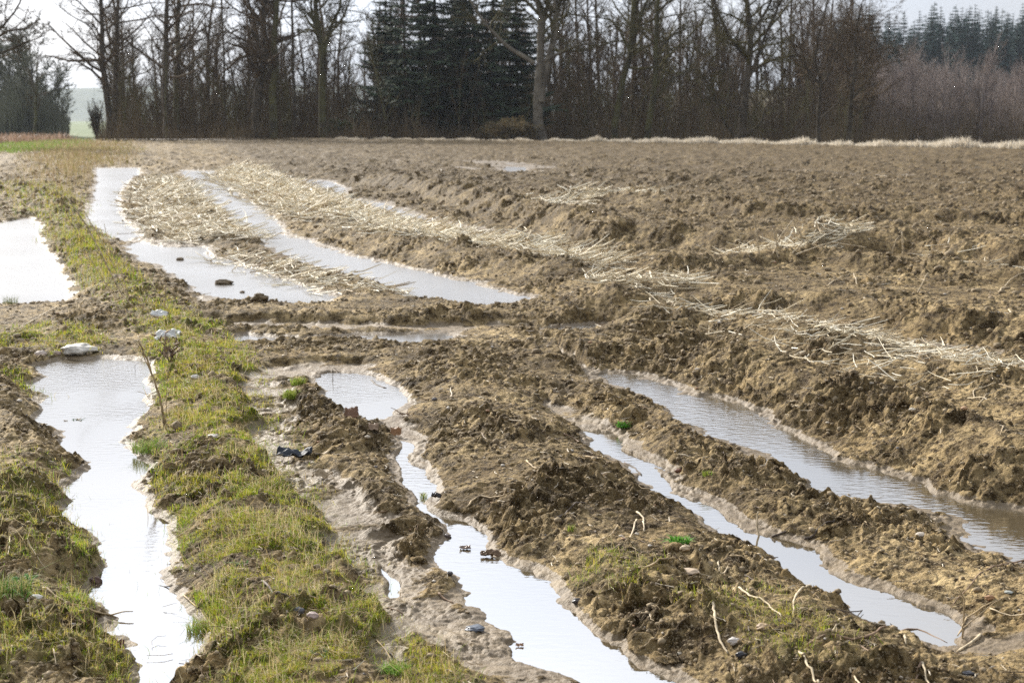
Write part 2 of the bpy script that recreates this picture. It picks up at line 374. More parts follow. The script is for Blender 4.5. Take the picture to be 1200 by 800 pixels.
def px2(pts, z=0.0): return np.array([U(a, b, z)[:2] for a, b in pts])
EDGE = np.array([U(*p)[:2] for p in [(-400,160.5),(120,163.5),(400,166.5),(800,172),(1200,181),(1500,188)]])
def edge_y(x): return np.interp(x, EDGE[:, 0], EDGE[:, 1])

def box_mask(P, x, y, marg):
    return (x > P[:, 0].min()-marg) & (x < P[:, 0].max()+marg) & (y > P[:, 1].min()-marg) & (y < P[:, 1].max()+marg)

def terrain(X, Y, D):
    n = len(X)
    wx = X + 0.10*perlin(X*2.1, Y*2.1, 5) + 0.014*perlin(X*9, Y*9, 6)
    wy = Y + 0.10*perlin(X*2.1, Y*2.1, 7) + 0.014*perlin(X*9, Y*9, 8)
    rf = sstep(-0.5, 1.5, X - (-7.0 + (40-Y)*0.24))*sstep(9, 12, Y)
    z = 0.055 + 0.045*rf + 0.035*perlin(X*0.7, Y*0.7, 1) + 0.02*perlin(X*2.3, Y*2.3, 2)
    # left verge is a little higher
    hmax = np.zeros(n); crum = np.full(n, 0.8)
    for pts, h, s in CREST:
        h = h*0.7
        P = px2(pts, h); m = box_mask(P, wx, wy, 2.6*s)
        if not m.any(): continue
        d, _ = seg_dist(wx[m], wy[m], P)
        b = h*np.exp(-(d/s)**2*1.1); hm = hmax[m]
        k = 0.03; hmax[m] = np.log(np.exp(hm/k) + np.exp(b/k))*k - (k*math.log(2) if 0 else 0)
        crum[m] = np.maximum(crum[m], 0.8 + 0.35*np.exp(-(d/s)**2))
    z = np.maximum(z, 0) + np.logaddexp(0, (hmax*(1 + 0.18*perlin(X*1.7, Y*1.7, 21)) - np.maximum(z, 0))/.02)*.02 - .0
    for pts, h, s in DIP:
        P = px2(pts, 0.05); m = box_mask(P, wx, wy, 2.6*s)
        if m.any():
            d, _ = seg_dist(wx[m], wy[m], P); z[m] -= h*np.exp(-(d/s)**2)
    z = np.maximum(z, 0.012 + 0.01*perlin(X*3, Y*3, 22))
    # puddles and smeared wet flats
    sd = np.full(n, 9.0); bw = np.full(n, 0.2)
    for pts, w in PUD:
        P = px2(pts, 0.0); m = box_mask(P, wx, wy, 2.5)
        if not m.any(): continue
        s = poly_sd(wx[m], wy[m], P); o = sd[m]; q = s < o
        sd[m] = np.where(q, s, o); t = bw[m]; bw[m] = np.where(q, w, t)
    jag = np.clip(bw*0.22, 0.012, 0.07)
    sdb = sd
    sd = sd + jag*np.exp(-(sd/(bw*1.2))**2)*(perlin(X*6, Y*6, 31) + 0.6*perlin(X*15, Y*15, 32) + 0.35*perlin(X*34, Y*34, 33))
    she = np.zeros(n)
    for pts, w in SHEEN:
        P = px2(pts, 0.0); m = box_mask(P, wx, wy, 2.2*w)
        if not m.any(): continue
        d, _ = seg_dist(wx[m], wy[m], P); she[m] = np.maximum(she[m], 1 - sstep(0.55*w, 1.5*w, d + 0.5*w*perlin(X[m]*7, Y[m]*7, 34)))
    t = np.clip(sd/(bw*2.2), 0, 1); up = t**0.85
    z = z*up
    z = z*(1-0.88*she) + 0.88*she*(0.010 + 0.010*perlin(X*3.3, Y*3.3, 35))
    flat = np.maximum(she*0.62, (1 - np.clip(sd/(bw*0.7), 0, 1))**1.3)
    flat = np.where(sd < 0, 1, flat)
    # crumbly clods
    def fade(lam): return np.clip((lam/(D*0.0032)) - 0.6, 0, 1)
    patch = 0.38 + 0.95*sstep(-0.35, 0.5, perlin(X*1.3, Y*1.3, 41) + 0.4*perlin(X*4.1, Y*4.1, 42))
    c = np.zeros(n)
    for i, (lam, a) in enumerate([(0.62, .06), (0.29, .07), (0.135, .12), (0.066, .26), (0.033, .38), (0.017, .36)]):
        q = np.abs(perlin(wx/lam + 3.7*i, wy/lam*0.9 - 1.3*i, 50+i)); c += lam*a*(q - 0.25)*fade(lam)*(1.6 if i > 1 else 1.1)
    for i, (lam, a) in enumerate([(0.21, .08), (0.10, .24), (0.048, .48)]):
        w_, v_ = worley(wx/lam + 0.25*perlin(X/lam*2.2, Y/lam*2.2, 63), wy/lam, 60+i)
        rad = 0.18 + 0.38*v_; c += lam*a*np.sqrt(np.maximum(1-(w_/rad)**2, 0))*rad*(v_ > 0.35)*fade(lam)*1.3
    far = 1 + 1.7*sstep(9, 32, D)
    c = c*patch*crum*far
    fr = sstep(18, 50, D); c += fr*(0.10*(np.abs(perlin(wx/1.5, wy/2.0, 57))-.25) + 0.10*(np.abs(perlin(wx/.8, wy/1.0, 58))-.25))*fade(.8)
    z = z + c*(1 - 0.93*flat)
    # water bed and the pale drying rim
    bed = -0.035*sstep(0, 1, -sd/0.10) - 0.02*sstep(0.1, .4, -sd)
    z = np.where(sd < 0, bed + 0.004*perlin(X*12, Y*12, 71), z)
    z = np.where((sd >= 0) & (she < 0.2), np.maximum(z, np.minimum(sd*.12, .006)), z)
    wet = np.clip(np.maximum(np.exp(-np.maximum(sd, 0)/(0.012+bw*0.12)), she*(0.45+0.5*sstep(-.3, .4, perlin(X*5, Y*5, 36)))), 0, 1)
    wet = np.where(z < 0.02, np.maximum(wet, 0.8), wet)*sstep(0.16, 0.03, z)
    # the verge and beyond the field edge
    ey = edge_y(X); be = sstep(-1, 5, Y-ey)
    z = z*(1-be) + be*(0.0) + 0.15*np.exp(-((Y-ey)/2.5)**2)
    z = z - 1.2*sstep(2, 25, Y-ey)*sstep(2.0, 14.0, X)
    moss = np.zeros(n); mn = perlin(X*3.7, Y*3.7, 81) + 0.7*perlin(X*11, Y*11, 82)
    for pts, w, a in MOSS:
        P = px2(pts, 0.08); m = box_mask(P, X, Y, 2.0*w)
        if not m.any(): continue
        d, _ = seg_dist(X[m], Y[m], P); moss[m] = np.maximum(moss[m], a*(1-sstep(0.6, 1.5, d/w + 0.35*mn[m])))
    moss = moss*(1-np.clip(wet*1.5, 0, 1)*0.8)*sstep(-0.5, 0.4, mn + 0.35*perlin(X*25, Y*25, 83))
    pale = np.zeros(n)
    for pts, w, a in STRAWP:
        P = px2(pts, 0.15); m = box_mask(P, X, Y, 2.0*w)
        if not m.any(): continue
        d, _ = seg_dist(X[m], Y[m], P); pale[m] = np.maximum(pale[m], a*0.45*(1-sstep(0.4, 1.3, d/w + 0.3*mn[m])))
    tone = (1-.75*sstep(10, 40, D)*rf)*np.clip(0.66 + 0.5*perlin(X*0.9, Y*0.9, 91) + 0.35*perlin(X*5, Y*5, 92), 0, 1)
    return z, dict(wet=wet, moss=moss, tone=tone, pale=pale, sd=sd, crum=patch*(1-flat))

Z = np.zeros(len(X)); AT = {k: np.zeros(len(X), np.float32) for k in ('wet', 'moss', 'tone', 'pale', 'sd', 'crum')}
CH = 400000
for i in range(0, len(X), CH):
    z_, a_ = terrain(X[i:i+CH], Y[i:i+CH], D[i:i+CH]); Z[i:i+CH] = z_
    for k in AT: AT[k][i:i+CH] = a_[k]
# push the clods sideways a little so edges overhang
XX, YY = X.copy(), Y.copy()
for lam, a in ((0.11, .22), (0.05, .24), (0.024, .22)):
    k = lam*a*np.clip(lam/(D*0.0032)-0.6, 0, 1)*AT['crum']*(Z > 0.02)
    XX += k*perlin(X/lam, Y/lam, 101); YY += k*perlin(X/lam, Y/lam, 102)
idx = np.arange(NR*NC, dtype=np.int64).reshape(NR, NC)
Q = np.stack([idx[:-1, :-1], idx[:-1, 1:], idx[1:, 1:], idx[1:, :-1]], -1).reshape(-1, 4)
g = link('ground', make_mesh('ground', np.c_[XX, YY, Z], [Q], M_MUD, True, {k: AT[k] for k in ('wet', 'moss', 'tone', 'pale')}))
tag(g, kind='structure')
ZG = Z.reshape(NR, NC)
def grid_ij(x, y):
    r = np.hypot(x, y-APEX); a = np.arctan2(x, y-APEX)
    i = np.interp(r + APEX, rr, np.arange(NR)); j = (a-GA0)/(GA1-GA0)*(NC-1)
    return np.clip(i, 0, NR-1.001), np.clip(j, 0, NC-1.001)
def sample(A, x, y):
    i, j = grid_ij(np.asarray(x, float), np.asarray(y, float)); i0 = i.astype(int); j0 = j.astype(int); fi = i-i0; fj = j-j0
    return (A[i0, j0]*(1-fi)+A[i0+1, j0]*fi)*(1-fj) + (A[i0, j0+1]*(1-fi)+A[i0+1, j0+1]*fi)*fj
def gz(x, y): return sample(ZG, x, y)
ATG = {k: v.reshape(NR, NC) for k, v in AT.items()}
def spot(px, py):
    """terrain point seen at a photo position: march the ray"""
    u, v = px-600.0, 400.0-py; dr = np.array([u, CP*F+SP*v, -SP*F+CP*v]); dr /= dr[1]
    ys = np.arange(3.2, 115, 0.004) if py > 300 else np.arange(3.2, 115, 0.02)
    pz = H + dr[2]*ys; hz = gz(dr[0]*ys, ys); hit = np.where(pz <= np.maximum(hz, 0))[0]
    k = hit[0] if len(hit) else len(ys)-1
    return np.array([dr[0]*ys[k], ys[k], max(pz[k], 0)])

# coarse surrounding land reaching the horizon, just below the field sheet
def sheet(name, x0, x1, y0, y1, nx, ny, fz, m, kind='structure'):
    xs = np.linspace(x0, x1, nx); ys = np.linspace(y0, y1, ny); GXx, GYy = np.meshgrid(xs, ys)
    V = np.c_[GXx.ravel(), GYy.ravel(), fz(GXx.ravel(), GYy.ravel())]
    i = np.arange(nx*ny).reshape(ny, nx); q = np.stack([i[:-1, :-1], i[:-1, 1:], i[1:, 1:], i[1:, :-1]], -1).reshape(-1, 4)
    return tag(link(name, make_mesh(name, V, [q], m)), kind=kind)
def land_z(x, y):
    z = np.full(x.shape, -0.35)
    z += -1.0*sstep(100, 130, y)*sstep(3, 18, x)
    hill = 11.5*sstep(190, 330, y)*sstep(20, 75, x)
    return z + hill
sheet('terrain', -1500, 1500, -300, 3200, 121, 141, land_z, M_LAND)
sheet('field', -700, -25, 122, 1400, 40, 60, lambda x, y: land_z(x, y)+.1, M_FIELD)
sheet('forest_floor', -33, 190, 117, 262, 60, 50, lambda x, y: land_z(x, y)+0.10+0.06*perlin(x*.2, y*.2, 3), M_LITTER)

# water: one level sheet that fills every hollow dipping below it
wv = np.array([[-13, 2.5, 0], [9, 2.5, 0], [16, 58, 0], [-26, 58, 0]], float)
xs = np.linspace(0, 1, 12); ys = np.linspace(0, 1, 12)
V = []; 
for b in ys:
    for a in xs: V.append((wv[0]*(1-a)+wv[1]*a)*(1-b) + (wv[3]*(1-a)+wv[2]*a)*b)
i = np.arange(144).reshape(12, 12); q = np.stack([i[:-1, :-1], i[:-1, 1:], i[1:, 1:], i[1:, :-1]], -1).reshape(-1, 4)
tag(link('water', make_mesh('water', np.array(V), [q], M_WATER)), kind='structure')
rng = np.random.RandomState(5); random.seed(7)
# ------------------------------------------------------------------ trees
class Grower:
    def __init__(s, seed): s.b = {}; s.r = random.Random(seed)
    def add(s, pts, r0, r1, key):
        s.b.setdefault(key, []).append((pts, r0, r1))
    def branch(s, p0, d, ln, r0, lv, P):
        r = s.r; n = (7, 6, 5, 4, 3)[min(lv, 4)]; st = ln/(n-1); pts = [p0]; d = list(d)
        wg, up = P['wig'][min(lv, len(P['wig'])-1)], P['up'][min(lv, len(P['up'])-1)]
        for i in range(n-1):
            d = [d[0]+r.gauss(0, wg), d[1]+r.gauss(0, wg), d[2]+r.gauss(0, wg)+up]
            m = math.sqrt(d[0]**2+d[1]**2+d[2]**2); d = [q/m for q in d]
            q = pts[-1]; pts.append((q[0]+d[0]*st, q[1]+d[1]*st, max(q[2]+d[2]*st, P.get('zmin', 0.15))))
        s.line(pts, r0, r0*0.35, lv, P, ln)
    def line(s, pts, r0, r1, lv, P, ln=None, t0=None, nch=None):
        r = s.r; n = len(pts)
        if ln is None: ln = sum(math.dist(pts[i], pts[i+1]) for i in range(n-1))
        s.add(pts, r0, r1, (n, 7 if lv == 0 else (5 if lv == 1 else 3), min(lv, 2)))
        if lv >= P['max']: return
        if nch is None: nch = P['n'][lv]
        t0 = P['t0'][lv] if t0 is None else t0
        for k in range(nch):
            t = t0 + (1-t0)*((k+r.random())/nch); f = t*(n-1); i = min(int(f), n-2); f -= i
            p = tuple(pts[i][q]*(1-f)+pts[i+1][q]*f for q in range(3))
            T = [pts[i+1][q]-pts[i][q] for q in range(3)]; m = math.sqrt(sum(q*q for q in T)) or 1; T = [q/m for q in T]
            az = r.random()*6.283; a = math.radians(r.uniform(*P['ang'][lv]))
            R_ = [math.cos(az), math.sin(az), r.uniform(-.5, .5)]; dt = sum(R_[q]*T[q] for q in range(3)); R_ = [R_[q]-dt*T[q] for q in range(3)]
            m = math.sqrt(sum(q*q for q in R_)) or 1
            d = [T[q]*math.cos(a)+R_[q]/m*math.sin(a) for q in range(3)]
            l2 = ln*r.uniform(*P['len'][lv])*(1-P['tp']*t); rad = max((r0*(1-t)+r1*t)*r.uniform(.35, .6), P.get('rmin', .009))
            s.branch(p, d, l2, rad, lv+1, P)
    def mesh(s, lo, hi):
        parts = []
        for (n, sides, lv), L_ in s.b.items():
            if not lo <= lv <= hi: continue
            Pn = np.array([q[0] for q in L_], np.float32); t = np.linspace(0, 1, n)[None, :]
            R_ = np.array([[q[1], q[2]] for q in L_], np.float32); R_ = R_[:, :1]*(1-t)+R_[:, 1:]*t
            V, Qd, _ = tubes(Pn, R_, sides); parts.append((V, Qd))
        return merge(parts)
BIG = dict(max=4, n=[15, 6, 6, 4], t0=[.22, .2, .15, .15], ang=[(45, 80), (30, 60), (30, 60), (25, 55)], len=[(.28, .5), (.3, .55), (.3, .55), (.35, .6)], tp=.45, wig=[.06, .16, .18, .2, .2], up=[.05, .05, .03, .02, .02])
OAK = dict(max=4, n=[13, 7, 6, 4], t0=[.3, .15, .15, .15], ang=[(35, 75), (30, 65), (30, 60), (25, 55)], len=[(.35, .6), (.35, .6), (.3, .55), (.35, .6)], tp=.4, wig=[.1, .24, .22, .22, .2], up=[.04, .03, .02, .02, .02])
LITE = dict(max=3, n=[26, 10, 8], t0=[.12, .12, .12], ang=[(25, 60), (25, 55), (20, 50)], len=[(.22, .42), (.3, .55), (.35, .6)], tp=.5, wig=[.04, .12, .15, .15], up=[.03, .07, .05, .03])
SAP = dict(max=3, n=[12, 6, 4], t0=[.15, .1, .1], ang=[(15, 45), (20, 45), (20, 45)], len=[(.25, .5), (.3, .6), (.3, .6)], tp=.5, wig=[.06, .1, .12, .12], up=[.04, .06, .04, .03])

def base_z(x, y):
    return float(land_z(np.array([x], float), np.array([y], float))[0]) + 0.2 if y > 118 else float(gz([x], [y])[0])
def traced_tree(name, label, Dd, lines, P, seed, bark, twig, cat='tree', group=None):
    lines = [(a, b*.74, c*.7, d, e) for a, b, c, d, e in lines]
    """lines: (photo points, radius start/end in m, starts children at t0, number of children)"""
    g_ = Grower(seed); b = W(*lines[0][0][0], Dd); bz = base_z(b[0], Dd); root = empty(name, (b[0], Dd, bz - 0.05))
    off = np.array([b[0], Dd, bz - 0.05])
    for k, (pts, r0, r1, t0, nch) in enumerate(lines):
        dep = 0.0; out = []
        for i, (a, c) in enumerate(pts):
            if k: dep += g_.r.uniform(-.5, .5)*(i > 0)*0.8
            p = W(a, c, Dd+dep) - off
            if k == 0 and i == 0: p[2] = 0
            out.append(tuple(p))
        # resample to 9 points
        o = np.array(out); sgl = np.r_[0, np.cumsum(np.linalg.norm(np.diff(o, axis=0), axis=1))]; tt = np.linspace(0, sgl[-1], 9)
        q = np.stack([np.interp(tt, sgl, o[:, j]) for j in range(3)], 1); w = 0.25*r0
        q[1:-1, :2] += np.array([[g_.r.gauss(0, w), g_.r.gauss(0, w)] for _ in range(7)])
        g_.line([tuple(v) for v in q], r0, r1, 0, P, None, t0, nch)
    V, Qd = g_.mesh(0, 0); link('trunk', make_mesh('trunk', V, [Qd], bark), root)
    V, Qd = g_.mesh(1, 2); link('crown', make_mesh('crown', V, [Qd], twig), root)
    tag(root, label, cat, group); return root
def proto_tree(seed, h, r0, P, lean=0.03):
    g_ = Grower(seed); r = g_.r; d = (r.gauss(0, lean), r.gauss(0, lean), 1)
    g_.branch((0, 0, 0), d, h, r0, 0, P); return g_

S = 14.2   # pixels per metre at the wood's front
T = traced_tree
T('bare_tree', 'dark bare tree with twin straight trunks at the left end of the wood', 116,
  [([(128,166),(126,120),(121,60),(118,0),(114,-50)], .42, .16, .28, 22), ([(131,160),(135,110),(136,50),(138,0),(140,-50)], .34, .14, .3, 18),
   ([(124,60),(105,30),(82,18),(62,2)], .12, .03, .2, 9), ([(122,85),(108,62),(90,62),(75,68)], .10, .03, .2, 9), ([(120,30),(95,5),(70,-20)], .12, .04, .2, 8)], BIG, 1, M_BARK, M_TWIG)
T('bare_tree', 'straight dark trunk with level side boughs, right of the twin trunks', 114,
  [([(195,167),(192,120),(195,60),(197,0),(198,-70)], .38, .18, .3, 22), ([(196,62),(225,50),(262,38),(280,30)], .1, .04, .2, 8), ([(194,45),(178,25),(160,5)], .1, .03, .2, 7)], BIG, 2, M_BARK, M_TWIG)
T('bare_tree', 'paler brown trunk just behind the straight dark one', 122, [([(206,167),(208,110),(207,50),(210,-50)], .45, .2, .35, 16)], BIG, 3, M_BARKG, M_TWIG)
T('bare_tree', 'thin dark pole of a tree between the straight dark trunk and the gnarled one', 120, [([(262,166),(263,100),(261,40),(258,-60)], .16, .08, .3, 14)], BIG, 4, M_BARK, M_TWIG)
T('bare_tree', 'gnarled thick crooked trunk with elbowed boughs left of the wood centre', 113,
  [([(303,168),(302,110),(312,60),(306,30),(316,-50)], .55, .22, .3, 18), ([(306,55),(296,38),(285,32),(268,40),(258,36)], .22, .06, .2, 9), ([(308,70),(296,84),(290,100)], .16, .05, .3, 5), ([(307,30),(292,8),(286,-20)], .2, .08, .2, 8)], OAK, 5, M_BARK, M_TWIG)
T('bare_tree', 'thick straight light brown trunk beside the gnarled one', 112, [([(321,168),(320,110),(324,40),(326,-60)], .46, .24, .35, 16)], BIG, 6, M_BARKG, M_TWIG)
T('bare_tree', 'slim trunk standing between the thick brown trunk and the forked one', 119, [([(345,167),(345,110),(342,40),(341,-60)], .22, .1, .35, 14)], BIG, 7, M_BARK, M_TWIG)
T('bare_tree', 'trunk forking high into a V of steep limbs, left of the conifers', 113,
  [([(379,168),(376,120),(378,70),(374,35),(366,-40)], .46, .2, .5, 14), ([(378,70),(386,35),(398,10),(406,-30)], .24, .1, .2, 14), ([(376,55),(366,20),(362,-20)], .2, .08, .2, 10), ([(378,62),(402,58),(425,50),(440,54)], .1, .03, .3, 7)], OAK, 8, M_BARKG, M_TWIGG)
T('ivy_clad_tree', 'big pale grey trunk with mossy forks and a level bough, in front of the conifers', 108,
  [([(636,166),(628,120),(630,90),(636,50),(632,10),(622,-30)], .55, .25, .55, 14), ([(634,120),(640,80),(648,40),(654,0),(660,-40)], .4, .2, .35, 14), ([(626,75),(600,58),(578,40),(560,18),(548,-5)], .26, .09, .3, 12),
   ([(638,72),(655,62),(675,54),(697,50)], .2, .08, .3, 9), ([(634,35),(642,10),(650,-20)], .2, .1, .2, 9)], OAK, 9, M_BARKP, M_TWIGG)
T('leaning_sapling', 'small dark leaning tree with spread arms right of the pale trunk', 106,
  [([(702,168),(696,150),(690,140),(690,100),(688,55)], .16, .05, .3, 12), ([(692,142),(672,126),(662,108),(656,88)], .09, .03, .2, 8), ([(690,100),(676,80),(668,62)], .05, .02, .2, 6), ([(690,110),(702,80),(706,60)], .05, .02, .2, 6)], OAK, 10, M_BARK, M_TWIG)
T('bare_tree', 'mossy trunk sweeping up right into heavy dark forks', 106,
  [([(721,169),(722,130),(732,90),(742,52),(742,0),(744,-50)], .36, .24, .4, 16), ([(738,62),(728,38),(718,25),(700,20)], .16, .05, .2, 9), ([(742,50),(752,20),(764,-20)], .22, .1, .2, 12), ([(724,128),(712,120),(706,112)], .06, .03, .2, 3)], OAK, 11, M_BARKG, M_TWIGG)
T('bare_tree', 'trunk with a broken orange limb and a black base, beside the sweeping trunk', 104,
  [([(757,170),(764,130),(768,80),(770,30),(776,-50)], .34, .16, .3, 16), ([(760,150),(766,122),(782,98),(800,84),(824,80)], .16, .05, .3, 9), ([(769,60),(790,40),(812,30)], .12, .04, .2, 8)], OAK, 12, M_BARKG, M_TWIGG)
T('spreading_tree', 'wide dark many-limbed tree, largest crown on the right', 100,
  [([(868,171),(872,130),(875,92),(880,50),(876,0),(872,-40)], .42, .2, .45, 16), ([(875,90),(895,74),(918,66),(945,66)], .2, .05, .2, 12), ([(874,98),(890,60),(905,25),(920,-10)], .22, .08, .2, 14), ([(876,70),(856,45),(840,10),(832,-20)], .2, .08, .2, 14),
   ([(870,126),(855,124),(838,112),(825,90)], .12, .04, .2, 9), ([(868,160),(890,148),(900,120),(912,100)], .14, .05, .2, 10), ([(866,165),(846,140),(836,110),(830,70)], .14, .05, .2, 10), ([(880,40),(900,10),(915,-30)], .16, .06, .2, 10)], OAK, 13, M_BARK, M_TWIGG)
T('spreading_tree', 'slim dark tree between the widest tree and the end tree', 100,
  [([(958,172),(960,130),(962,98),(955,70),(962,30),(970,0)], .22, .08, .4, 16), ([(961,105),(975,80),(985,50),(990,20)], .12, .05, .2, 10), ([(960,100),(945,80),(938,50)], .1, .04, .2, 9), ([(959,140),(978,125),(990,110)], .08, .03, .2, 6)], OAK, 14, M_BARK, M_TWIG)
T('spreading_tree', 'dark tree fanning to the right at the end of the near wood', 98,
  [([(992,173),(996,140),(998,100),(1000,70),(1002,40),(1010,5)], .28, .08, .35, 18), ([(997,118),(1012,100),(1030,75),(1045,62)], .12, .03, .2, 10), ([(995,140),(1010,130),(1024,112)], .1, .03, .2, 8), ([(998,90),(985,60),(978,30)], .1, .04, .2, 8), ([(999,75),(1015,48),(1030,25)], .1, .03, .2, 8)], OAK, 15, M_BARK, M_TWIG)
T('bare_tree', 'tree at the left edge reaching its long boughs into the sky', 84,
  [([(-40,170),(-42,100),(-38,20),(-36,-60)], .4, .2, .4, 10), ([(-40,80),(-15,68),(8,60),(30,50),(52,42)], .12, .04, .2, 9), ([(-38,60),(-5,38),(16,18),(28,-8)], .14, .05, .2, 9), ([(-38,20),(-10,0),(20,-25)], .14, .05, .2, 8)], OAK, 16, M_BARK, M_TWIG)
T('bare_tree', 'lone thin trunk in front of the hazy tree clump at far left', 140, [([(41,158),(42,130),(43,100),(44,70)], .22, .08, .3, 12)], LITE, 17, M_BARKG, M_TWIG)

# background wood: a few tree forms, many of them standing close; read as one mass
def forms(n, h, r, P, s0):
    o = []
    for k in range(n):
        g_ = proto_tree(s0+k, h*(0.85+0.3*random.random()), r, P); o.append(g_.mesh(0, 2))
    return o
LF = forms(7, 14.5, .22, LITE, 50); SF = forms(5, 6.5, .07, SAP, 70)
def wood(name, label, F_, spots, m):
    parts = []
    for (x, y, z, s, a) in spots:
        V, Qd = F_[rng.randint(len(F_))]; c, si = math.cos(a), math.sin(a)
        parts.append((np.c_[V[:, 0]*c - V[:, 1]*si, V[:, 0]*si + V[:, 1]*c, V[:, 2]]*s + [x, y, z], Qd))
    V, Qd = merge(parts); o = link(name, make_mesh(name, V, [Qd], m)); tag(o, label, 'wood', None, 'stuff'); return o
def pxx(px, Dd): return W(px, 160, Dd)[0]
sp_ = []
for k in range(140):
    Dd = rng.uniform(124, 168); px = rng.uniform(140, 1020); s = rng.uniform(.75, 1.1)
    if px < 430 and rng.rand() < .35: s *= .7
    x = pxx(px, Dd); sp_.append((x, Dd, base_z(x, Dd)-.1, s, rng.rand()*6.28))
wood('background_wood', 'dense brown bare wood behind the front trees', LF, sp_, M_TWIG)
sp_ = []
for k in range(170):
    Dd = rng.uniform(150, 215); px = rng.uniform(960, 1260); x = pxx(px, Dd)
    sp_.append((x, Dd, base_z(x, Dd)-.1, rng.uniform(.5, .72), rng.rand()*6.28))
wood('far_bare_wood', 'haze-tinted purplish brown bare wood below the distant spruces at right', LF, sp_, M_TWIGP)
# saplings: countable thin stems along the wood's front
sap_root = []
for k, g_ in enumerate([proto_tree(90+k, 6.5, .06, SAP, .08) for k in range(4)]):
    sap_root.append((make_mesh('trunk', *(lambda m: (m[0], [m[1]]))(g_.mesh(0, 0)), M_BARKG), make_mesh('crown', *(lambda m: (m[0], [m[1]]))(g_.mesh(1, 2)), M_TWIG if k % 2 else M_TWIGG)))
for k in range(84):
    Dd = rng.uniform(110, 126); px = rng.uniform(142, 1020); x = pxx(px, Dd); t_, c_ = sap_root[rng.randint(4)]
    r_ = empty('sapling', (x, Dd, base_z(x, Dd)-.1), rng.rand()*6.28, rng.uniform(.6, 1.25))
    link('trunk', t_, r_); link('crown', c_, r_)
    tag(r_, 'slender bare sapling in the tangled understorey along the front of the wood', 'sapling', 'saplings along the front of the wood')
# hazy clump at far left
def small_tree(name, label, form, x, y, s, m, group=None, bark=M_BARK):
    g_ = form; r_ = empty(name, (x, y, base_z(x, y)-.1), rng.rand()*6.28, s)
    V, Qd = g_.mesh(0, 0); link('trunk', make_mesh('trunk', V, [Qd], bark), r_); V, Qd = g_.mesh(1, 2); link('crown', make_mesh('crown', V, [Qd], m), r_)
    tag(r_, label, 'tree', group); return r_
DENSE = dict(LITE); DENSE['max'] = 4; DENSE['n'] = [34, 10, 6, 4]; DENSE['ang'] = DENSE['ang']+[(20, 50)]; DENSE['wig'] = DENSE['wig']+[.2]; DENSE['up'] = DENSE['up']+[.02]; pass; DENSE['rmin'] = .038; DENSE['t0'] = [.04, .05, .1, .1]; DENSE['len'] = [(.38, .62), (.3, .55), (.35, .6), (.35, .6)]
clump = [(46, 165, .80, 'tallest rounded tree of the hazy clump at far left'), (20, 172, .76, 'left shoulder tree of the hazy clump at far left'), (68, 160, .52, 'short right-hand tree of the hazy clump, next to the gap'), (-5, 170, .7, 'hazy tree cut by the left edge, below the long boughs'), (32, 155, .55, 'low bushy tree at the foot of the hazy clump')]
for k, (px, Dd, s, lab) in enumerate(clump):
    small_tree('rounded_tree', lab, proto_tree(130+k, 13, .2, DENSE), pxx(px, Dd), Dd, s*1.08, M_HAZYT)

n = 9000; px = rng.uniform(-60, 86, n); Dd = rng.uniform(150, 175, n); x = (px-600)/F*Dd; h = rng.uniform(1.5, 6.5, n)*np.clip(1.1-np.abs(px-35)/70, .25, 1); a = rng.rand(n)*6.28; l = rng.rand(n)*.35*h; bz = land_z(x, Dd)
P_ = np.stack([np.c_[x, Dd, bz], np.c_[x+np.cos(a)*l*.3, Dd+np.sin(a)*l*.3, bz+h*.55], np.c_[x+np.cos(a)*l, Dd+np.sin(a)*l, bz+h]], 1)
V, Qd, _ = tubes(P_, np.repeat(np.array([[.03, .025, .012]]), n, 0), 3)
tag(link('brush', make_mesh('brush', V, [Qd], M_HAZYT)), 'haze-tinted grey-green brush between the trees of the hazy clump', 'brush', None, 'stuff')
# conifers
def conifer_mesh(seed, h, w, whorls, per, spray, droop=-.25, t0=.05, bare=.0, fat=1.0):
    r = np.random.RandomState(seed); P_, R_, nv, nq = [], [], [], []
    P_.append([(r.normal(0, .05)*i, r.normal(0, .05)*i, h*i/4) for i in range(5)]); R_.append([.012*h*(1-.22*i)+.01 for i in range(5)])
    SV = []
    for k in range(whorls):
        t = t0 + (1-t0)*(k+r.rand()*.6)/whorls; ln0 = w*(1-t)**.8*(.7+.5*r.rand()) + .15
        for j in range(per):
            if r.rand() < bare: continue
            a = r.rand()*6.28; ln = ln0*(.6+.5*r.rand()); z0 = t*h; pts = []
            for i in range(5):
                f = i/4; pts.append((math.cos(a)*ln*f, math.sin(a)*ln*f, z0 + ln*(droop*f + .30*f*f*(.5+r.rand()*.5))))
            P_.append(pts); R_.append([.02*(1-.2*i)+.004 for i in range(5)])
            q = np.array(pts); m = max(int(spray*ln), 3); f = r.rand(m)**.7; b = np.stack([np.interp(f, np.linspace(0, 1, 5), q[:, i]) for i in range(3)], 1)
            sa = a + r.choice([-1, 1], m)*r.uniform(.5, 1.2, m); L2 = ln*.28*(1.15-f)*r.uniform(.6, 1.2, m)*fat+.08*fat
            e = b + np.c_[np.cos(sa)*L2, np.sin(sa)*L2, -L2*r.uniform(.1, .6, m)]
            wd = np.c_[-np.sin(sa), np.cos(sa), r.uniform(-.8, .8, m)]*(.035+.05*L2)[:, None]
            SV.append(np.stack([b-wd*.6, b+wd*.6, (b+e)/2+wd, e, (b+e)/2-wd], 1))
    V, Qd, _ = tubes(np.array(P_), np.array(R_), 4); SV = np.concatenate(SV).reshape(-1, 3); n = len(SV)//5
    i = np.arange(n)[:, None]*5
    return (V, Qd), (SV, i + np.array([[0, 1, 2, 4]]), i + np.array([[4, 2, 3]]))
